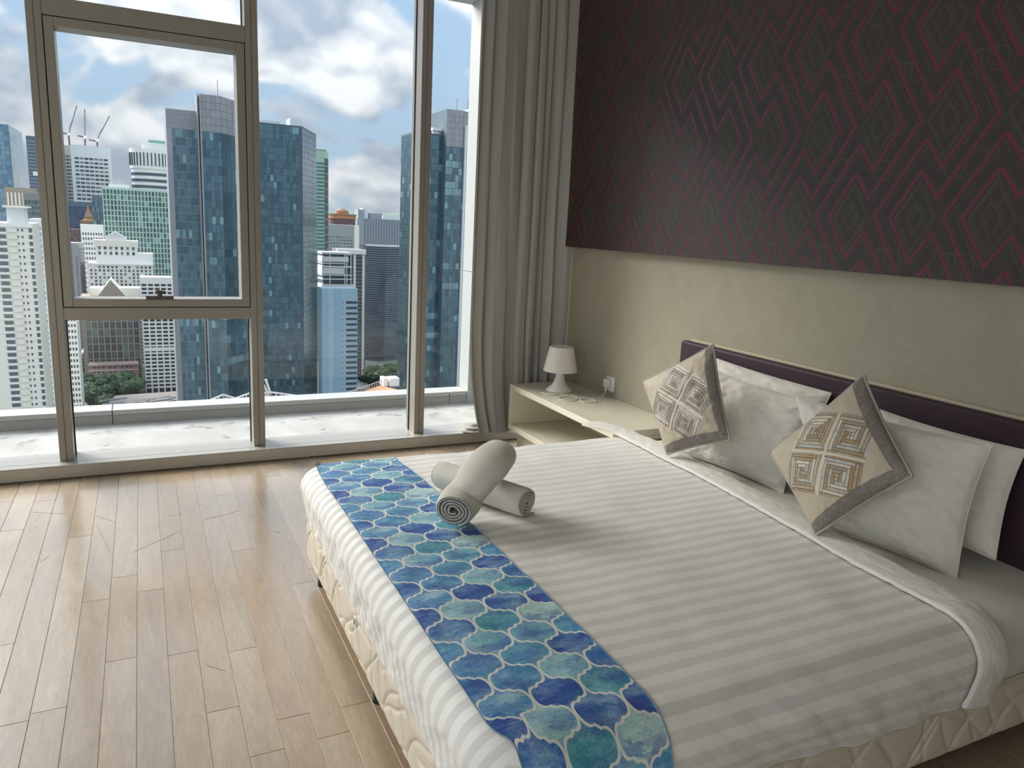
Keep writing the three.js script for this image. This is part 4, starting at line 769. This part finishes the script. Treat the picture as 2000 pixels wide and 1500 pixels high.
    if (crown) { const rr = Math.max(2, Math.round(b.H * (1 - yGlass) / 3.6)); grid(b, fi, 'crown_panel', { cols: Math.max(2, Math.round(cols * 0.8)), rows: rr, x0, x1, y0: yGlass, y1: 1, fw: 0.96, fh: 0.96, d: 0.12, pick: () => (r() > 0.4 ? steel : steelD) }); }
  }
  {
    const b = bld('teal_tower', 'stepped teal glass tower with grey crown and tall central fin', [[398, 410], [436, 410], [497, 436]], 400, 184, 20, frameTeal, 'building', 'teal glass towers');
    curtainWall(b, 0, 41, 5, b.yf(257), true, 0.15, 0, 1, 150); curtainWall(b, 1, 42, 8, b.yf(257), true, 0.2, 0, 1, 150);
    const o = b.g.position, X = (px, D = 416) => atD(px, 400, D).x - o.x, YY = (py) => atD(360, py, 416).y - GY;
    // lower left block, built on its own outline
    const lw = X(393) - X(331), lh = YY(215), lg = YY(252); const sub = { g: b.g, H: lh, faces: [{ o: V(X(331), 0, -6), u: V(1, 0, 0), n: V(0, 0, 1), w: lw, D: 480, px: 331 }], count: b.count, more: b.more };
    box('low_block', b.g, steel, X(331), X(393), 0, lh, -30, -6); curtainWall(sub, 0, 43, 8, lg / lh, false, 0.12, 0.17, 0.98, 600); b.more = sub.more;
    grid(sub, 0, 'crown_panel', { cols: 8, rows: 4, x0: 0, x1: 1, y0: lg / lh, y1: 1, fw: 0.97, fh: 0.97, pick: () => steelD }); for (let j = 0; j < 30; j++) piece(sub, 0, 'edge_panel', steelD, 0, 0.16, j / 34, (j + 0.96) / 34, 0.12);
    box('fin', b.g, steel, X(394), X(397), 0, YY(183), -12, 1.5); box('fin', b.g, steel, X(389.5), X(392), 0, YY(183), -12, 0); box('mast', b.g, K.midGrey, X(431), X(432), b.H, b.H + 8, -6, -5); box('roof_plant', b.g, K.midGrey, X(446), X(456), b.H - 2, b.H + 1.5, -24, -16); done(b);
  }
  {
    const b = bld('teal_tower', 'broad dark teal glass tower with a lighter side face', [[503, 482], [591, 482], [618, 520]], 400, 238, 30, frameTeal, 'building', 'teal glass towers');
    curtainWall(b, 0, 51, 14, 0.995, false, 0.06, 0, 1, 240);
    const r = prng(52); grid(b, 1, 'glass_panel', { cols: 6, rows: 54, x0: 0, x1: 1, y0: 0, y1: 0.995, fw: 0.93, fh: 0.93, d: 0.12, parts: 300, pick: () => teal[Math.floor(r() * 5)] });
    const o = b.g.position, X = (px) => atD(px, 250, 487).x - o.x; box('plant_screen', b.g, K.pale, X(568), X(592), b.H, b.H + 5, -20, -8); box('roof_rail', b.g, K.metalW, X(500), X(546), b.H + 0.6, b.H + 1.6, -3, -2); for (let k = 0; k < 5; k++) box('rail_post', b.g, K.metalW, X(505 + k * 9), X(505.7 + k * 9), b.H, b.H + 1, -3, -2); done(b);
  }
  {
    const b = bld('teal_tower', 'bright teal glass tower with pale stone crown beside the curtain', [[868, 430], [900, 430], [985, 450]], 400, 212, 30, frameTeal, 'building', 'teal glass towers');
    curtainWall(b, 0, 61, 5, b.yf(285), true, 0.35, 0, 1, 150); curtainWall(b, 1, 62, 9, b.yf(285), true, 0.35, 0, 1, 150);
    const o = b.g.position, X = (px, D = 436) => atD(px, 400, D).x - o.x, lh = atD(820, 258, 436).y - GY; const sub = { g: b.g, H: lh, faces: [{ o: V(X(806), 0, -6), u: V(1, 0, 0), n: V(0, 0, 1), w: X(868) - X(806) }, { o: V(X(806), 0, -30), u: V(0, 0, 1), n: V(-1, 0, 0), w: 24 }], count: b.count, more: b.more };
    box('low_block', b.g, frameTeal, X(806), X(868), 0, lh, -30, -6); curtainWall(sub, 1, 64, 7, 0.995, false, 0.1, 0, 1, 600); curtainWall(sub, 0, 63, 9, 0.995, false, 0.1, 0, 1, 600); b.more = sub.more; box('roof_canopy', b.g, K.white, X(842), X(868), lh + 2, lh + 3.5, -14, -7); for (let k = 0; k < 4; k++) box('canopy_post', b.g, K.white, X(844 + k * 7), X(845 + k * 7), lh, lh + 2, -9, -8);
    box('white_fin', b.g, K.metalW, X(903, 430), X(906.5, 430), 0, atD(905, 245, 430).y - GY, -2, 1.2); box('mast', b.g, K.midGrey, X(885), X(886), b.H, b.H + 7, -6, -5); done(b);
  }
  { const D = 1500, P = [[913, 222], [917, 212], [930, 250], [922, 262], [914, 262]].map(([x, y]) => atD(x, y, D)), o = P[4]; const s = new THREE.Shape(); P.forEach((p, i) => (i ? s.lineTo(p.x - o.x, p.y - GY) : s.moveTo(p.x - o.x, p.y - GY))); s.lineTo(0, 0); const g2 = tag(group('slanted_tower'), 'distant blue tower with a slanted pointed top', 'building'); g2.position.set(o.x, GY, o.z); const s2 = new THREE.Shape(); [[P[0], 0], [P[1], 0], [P[2], 0]].forEach(([p], i) => (i ? s2.lineTo(p.x - o.x, p.y - GY) : s2.moveTo(p.x - o.x, p.y - GY))); s2.lineTo(P[2].x - o.x, 0); s2.lineTo(P[0].x - o.x, 0); s2.closePath(); const ge = new THREE.ExtrudeGeometry(s2, { depth: 30, bevelEnabled: false }); ge.translate(0, 0, -30); mesh('walls', ge, K.farBlue, g2); const sp = atD(917, 212, D), st = atD(917, 190, D); const m = mesh('spire', new THREE.CylinderGeometry(0.4, 1.2, st.y - sp.y, 6), K.farBlue, g2); m.position.set(sp.x - o.x, (sp.y + st.y) / 2 - GY, -10); }
  // ---- right-hand middle distance
  { const b = bld('apartment_tower', 'slim pale green tower with balcony bands and a dark edge', [[606, 700], [634, 700], [641, 716]], 420, 292, 25, c(0xa9c4b4, 0.6)); bands(b, 0, 'balcony_band', green[2], 54, 0.02, 0.95, 0.5, 0.3); bands(b, 1, 'edge_band', K.dark, 27, 0, 0.97, 0.9, 0.2); box('roof_frame', b.g, K.brown, 2, b.faces[0].w + 2, b.H, b.H + 1, -8, -2); done(b); }
  { const p = atD(668, 437, 1500), t = atD(668, 409, 1500), g = tag(group('domed_building'), 'distant orange-brown round building with stepped roof', 'building'); g.position.set(p.x, GY, p.z); const R = 25 / FOCAL * 1500, put = (name, mat, r, y0, y1, r2 = r) => { const m = mesh(name, new THREE.CylinderGeometry(r2, r, y1 - y0, 24), mat, g); m.position.y = (y0 + y1) / 2; }; const h = p.y - GY, k = t.y - p.y; put('drum', K.maroon, R, 0, h + k * 0.35); put('band', K.orange, R * 1.05, h + k * 0.35, h + k * 0.6); put('roof', K.brown, R * 1.1, h + k * 0.6, h + k * 0.68); put('upper_drum', K.orange, R * 0.5, h + k * 0.68, h + k * 0.9); put('cap', K.brown, R * 0.45, h + k * 0.9, h + k * 1.05, R * 0.2); }
  { const b = bld('office_block', 'plain grey block with one cream edge below the domed building', [[640, 900], [692, 900], [701, 905]], 460, 438, 25, K.grey); grid(b, 0, 'window', { cols: 7, rows: 30, y1: 0.9, fw: 0.7, fh: 0.3, pick: anyOf([K.midGrey, K.winB], prng(71)) }); piece(b, 1, 'end_wall', K.cream, 0, 1, 0, 1, 0.3); done(b); }
  { const b = bld('tower_row', 'pale grey-blue slab tower with stepped roof plant in the distance', [[698, 1800], [790, 1800]], 440, 426, 40, K.farBlue); grid(b, 0, 'pilaster', { cols: 16, rows: 1, y0: 0, y1: 1, fw: 0.4, fh: 1, d: 1.5, pick: () => K.farBlue2 }); const o = b.g.position, X = (px) => atD(px, 415, 1800).x - o.x, Y = (py) => atD(740, py, 1800).y - GY; box('tall_core', b.g, K.farBlue2, X(699), X(711), 0, Y(411), -30, 2); box('tall_core', b.g, K.pale, X(709), X(720), b.H, Y(408), -28, -5); box('roof_plant', b.g, K.farBlue2, X(723), X(748), b.H, Y(417), -24, -6); box('roof_plant', b.g, K.pale, X(752), X(779), b.H, Y(421), -24, -6); done(b); }
  {
    const b = bld('terraced_building', 'white building with open decks and slender columns on the blue block', [[631, 560], [688, 560]], 530, 497, 18, K.winB), o = b.g.position, X = (px) => atD(px, 520, 560).x - o.x, Y = (py) => atD(640, py, 560).y - GY;
    for (const [ya, yb, xa, xb] of [[492, 496, 628, 684], [501, 511, 628, 680], [513, 515, 628, 672], [519, 522, 628, 687], [523, 535, 628, 671], [536, 538, 628, 687], [544, 546, 628, 687], [555, 563, 628, 690]]) box('deck', b.g, K.white, X(xa), X(xb), Y(yb), Y(ya), -14, 1.2);
    for (const px of [643, 672, 676, 684]) box('column', b.g, K.white, X(px), X(px + 1.6), Y(565), Y(493), 0.2, 1.0); done(b);
  }
  {
    const b = bld('blue_block', 'light blue panelled block with dark ribbon windows on one side', [[629, 470], [698, 470]], 660, 563, 12, K.skyBlue); const y0 = b.yf(775), y1 = b.yf(582); for (let j = 0; j < 18; j++) { const a = y0 + (y1 - y0) * j / 18; piece(b, 0, 'ribbon_window', K.win, 0.675, 0.985, a, a + (y1 - y0) / 18 * 0.42, 0.15); piece(b, 0, 'vent_slot', K.dark, 0.565, 0.6, a + 0.004, a + 0.008, 0.12); }
    const pan = c(0xb3cedb, 0.35), pan2 = c(0xa3c0d2, 0.35); grid(b, 0, 'wall_panel', { cols: 9, rows: 46, x0: 0.0, x1: 0.555, y0: 0, y1: 0.99, fw: 0.95, fh: 0.95, d: 0.1, pick: (i) => (i === 3 || i === 4 ? pan : pan2) }); done(b);
  }
  { const b = bld('office_block', 'cream-columned block with white roof deck', [[660, 604], [712, 604]], 510, 486, 20, K.midGrey); bands(b, 0, 'window_band', K.dark, 34, 0.0, 0.95, 0.5); for (const x of [0.18, 0.62, 0.95]) piece(b, 0, 'column', K.cream, x - 0.04, x + 0.04, 0, 0.97, 1); piece(b, 0, 'roof_deck', K.white, -0.05, 1.03, 0.965, 1.0, 2); done(b); }
  { const b = bld('office_tower', 'slate-blue tower wrapped in fine horizontal bands', [[714, 690], [752, 680], [788, 690]], 580, 478, 25, K.dark); for (const fi of [0, 1]) { bands(b, fi, 'spandrel_band', slateBand, 40, 0.22, 0.985, 0.45, 0.3); } piece(b, 0, 'parapet', K.pale, 0, 1, 0.99, 1.004, 0.6); piece(b, 1, 'parapet', K.pale, 0, 1, 0.99, 1.004, 0.6); grid(b, 0, 'window', { cols: 6, rows: 8, y0: 0, y1: 0.2, fw: 0.7, fh: 0.6, pick: anyOf([K.win, K.winB], prng(81)) }); done(b); }
  { const b = bld('office_block', 'narrow dark block between the blue block and slate tower', [[696, 640], [714, 640]], 640, 536, 20, K.slate); grid(b, 0, 'window', { cols: 3, rows: 26, fw: 0.5, fh: 0.4, pick: anyOf([K.dark, K.midGrey], prng(82)) }); done(b); }
  // ---- roofs close below
  {
    const roof = tag(group('stone_roof'), 'low broad grey-brown roof beside the trees', 'roof'), q = [[198, 800], [225, 771], [350, 762], [360, 806], [250, 812]].map(([x, y]) => onY(x, y, -112)), o = q[0], s = new THREE.Shape(); roof.position.set(o.x, GY, o.z); q.forEach((p, i) => (i ? s.lineTo(p.x - o.x, -(p.z - o.z)) : s.moveTo(0, 0))); const g = new THREE.ExtrudeGeometry(s, { depth: 16, bevelEnabled: false }); g.rotateX(-Math.PI / 2); mesh('walls', g, K.roofGrey, roof);
    const r = prng(90); for (let k = 0; k < 30; k++) { const p = onY(215 + r() * 130, 774 + r() * 24, -112); const m = box('roof_ridge', roof, r() > 0.5 ? K.midGrey : K.brown, 0, 6 + r() * 14, 15.9, 16.6, -0.7, 0.7); m.position.x = p.x - o.x; m.position.z = p.z - o.z; m.rotation.y = 0.3 + r() * 0.3; }
  }
  {
    const t = tag(group('tiled_roof'), 'orange clay tiled roof with railing along its far edge', 'roof'), y = -62, q = [[612, 800], [745, 752], [790, 765], [690, 812]].map(([x, yy]) => onY(x, yy, y)), o = q[0], s = new THREE.Shape(); t.position.set(o.x, GY, o.z); q.forEach((p, i) => (i ? s.lineTo(p.x - o.x, -(p.z - o.z)) : s.moveTo(0, 0))); const g = new THREE.ExtrudeGeometry(s, { depth: y - GY, bevelEnabled: false }); g.rotateX(-Math.PI / 2); mesh('roof_surface', g, K.terracotta, t);
    const d = q[1].clone().sub(q[0]); for (let k = 0; k <= 26; k++) { const m = box('rail_post', t, K.midGrey, -0.15, 0.15, y - GY, y - GY + 1.8, -0.15, 0.15); m.position.x = d.x * k / 26; m.position.z = d.z * k / 26; } const L = Math.hypot(d.x, d.z); const rl = box('rail', t, K.grey, 0, L, y - GY + 1.6, y - GY + 1.9, -0.12, 0.12); rl.rotation.y = -Math.atan2(d.z, d.x); rl.position.x = d.x / 2; rl.position.z = d.z / 2;
    for (const [a, b2] of [[745, 754], [757, 777]]) { const p = onY((a + b2) / 2, 752, y), w = (b2 - a) / FOCAL * -p.z; const m = box('roof_unit', t, K.white, -w / 2, w / 2, y - GY, y - GY + 3.2, -2.5, 2.5); m.position.x = p.x - o.x; m.position.z = p.z - o.z; }
  }
  {
    const D = 300, mk = (name, label, segs, masts) => { const g = tag(group(name), label, 'canopy'), a = atD(segs[0][0], segs[0][1], D); g.position.set(a.x, GY, a.z); const bar = (nm, p, q, r) => { const d = q.clone().sub(p), m = mesh(nm, new THREE.CylinderGeometry(r, r, d.length(), 6), K.metalW, g); m.position.copy(p).add(q).multiplyScalar(0.5).sub(g.position); m.quaternion.setFromUnitVectors(V(0, 1, 0), d.normalize()); };
      for (let i = 0; i + 1 < segs.length; i++) { const p = atD(...segs[i], D), q = atD(...segs[i + 1], D); bar('edge_beam', p, q, 0.35); const pl = p.clone().add(V(0, -4, 0)), ql = q.clone().add(V(0, -4, 0)); const n = 5; for (let k = 0; k <= n; k++) { const u = p.clone().lerp(q, k / n), w = pl.clone().lerp(ql, k / n); bar('truss_bar', u, w, 0.14); if (k < n) bar('truss_bar', u, pl.clone().lerp(ql, (k + 1) / n), 0.12); } }
      for (const [x0, y0, x1, y1] of masts) bar('mast', atD(x0, y0, D), atD(x1, y1, D), 0.5);
      const p0 = atD(segs[0][0], segs[0][1], D), p1 = atD(segs[segs.length - 1][0], segs[segs.length - 1][1], D); box('hall_roof', g, K.grey, 0, p1.x - p0.x, 0, Math.min(p0.y, p1.y) - GY - 4.2, -20, 0); };
    mk('truss_canopy', 'white steel truss canopy at the foot of the stepped tower', [[386, 792], [436, 771], [460, 778], [494, 766]], []);
    mk('masted_canopy', 'white canopy roof with two leaning masts below the broad tower', [[515, 768], [528, 766], [580, 773], [606, 788]], [[528, 768, 519, 741], [524, 770, 515, 752]]);
  }
  // ---- trees
  const crownGeo = (seed) => { const r = prng(seed), gs = []; for (let k = 0; k < 9; k++) { const g = new THREE.IcosahedronGeometry(0.45 + r() * 0.3, 2), p = g.attributes.position, ox = (r() - 0.5) * 1.2, oy = (r() - 0.5) * 0.7, oz = (r() - 0.5) * 1.2; for (let i = 0; i < p.count; i++) { const x = p.getX(i), y = p.getY(i), z = p.getZ(i), d = 1 + 0.35 * N3(x * 5 + seed, y * 5, z * 5 + k); p.setXYZ(i, x * d + ox, y * d + oy, z * d + oz); } g.computeVertexNormals(); gs.push(g); } return mergeGeometries(gs); };
  const crowns = [1, 2, 3].map((k) => crownGeo(k * 37)), trunk = new THREE.CylinderGeometry(0.06, 0.1, 1, 6);
  const tree = (px, py, s, k, label, grp) => { const p = onY(px, py, GY), g = tag(group('tree'), label, 'tree', grp); g.position.copy(p); const t = mesh('trunk', trunk, K.bark, g); t.scale.set(s, s * 1.2, s); t.position.y = s * 0.6; const cr = mesh('crown', crowns[k % 3], [K.leaf, K.leaf2, K.leaf3][k % 3], g); cr.scale.set(s, s * 0.9, s); cr.position.y = s * 1.5; cr.rotation.y = px; };
  const bp = onY(182, 806, GY), tr = prng(99), spots = [[bp.x, bp.z, 4]]; let n = 0;
  const wood = (count, x0, dx, y0, dy, s0, ds, label, grp) => { for (let k = 0, made = 0; k < count * 12 && made < count; k++) { const px = x0 + tr() * dx, py = y0 + tr() * dy, sz = s0 + tr() * ds, p = onY(px, py, GY); if (spots.some((q) => Math.hypot(q[0] - p.x, q[1] - p.z) < 0.72 * (q[2] + sz))) continue; spots.push([p.x, p.z, sz]); tree(px, py, sz, n++, label, grp); made++; } };
  wood(26, 172, 100, 768, 14, 5, 2, 'dark green street tree in front of the pink podium', 'trees before the pink podium');
  wood(14, 168, 46, 784, 24, 4, 2, 'small green tree beside the street corner', 'trees at the street corner');
  wood(12, 722, 44, 748, 18, 6, 3, 'leafy green tree behind the orange tiled roof', 'trees behind the tiled roof');
  wood(10, -30, 34, 790, 30, 5, 2, 'dark tree at the foot of the white residential tower', 'trees by the residential tower');
  { const p = onY(182, 806, GY), v = tag(group('bus'), 'small red and white bus among the street trees', 'bus'); v.position.copy(p); box('body', v, K.red, -4, 4, 0.6, 3.6, -1.4, 1.4, 0.3); box('window_strip', v, K.win, -3.8, 3.8, 2.0, 3.0, -1.45, 1.45); box('roof', v, K.white, -3.9, 3.9, 3.6, 3.9, -1.3, 1.3); for (const x of [-2.6, 2.6]) { const w = mesh('wheel', new THREE.CylinderGeometry(0.6, 0.6, 2.7, 12), K.dark, v); w.rotation.x = Math.PI / 2; w.position.set(x, 0.6, 0); } }
}
renderer.render(scene, camera);
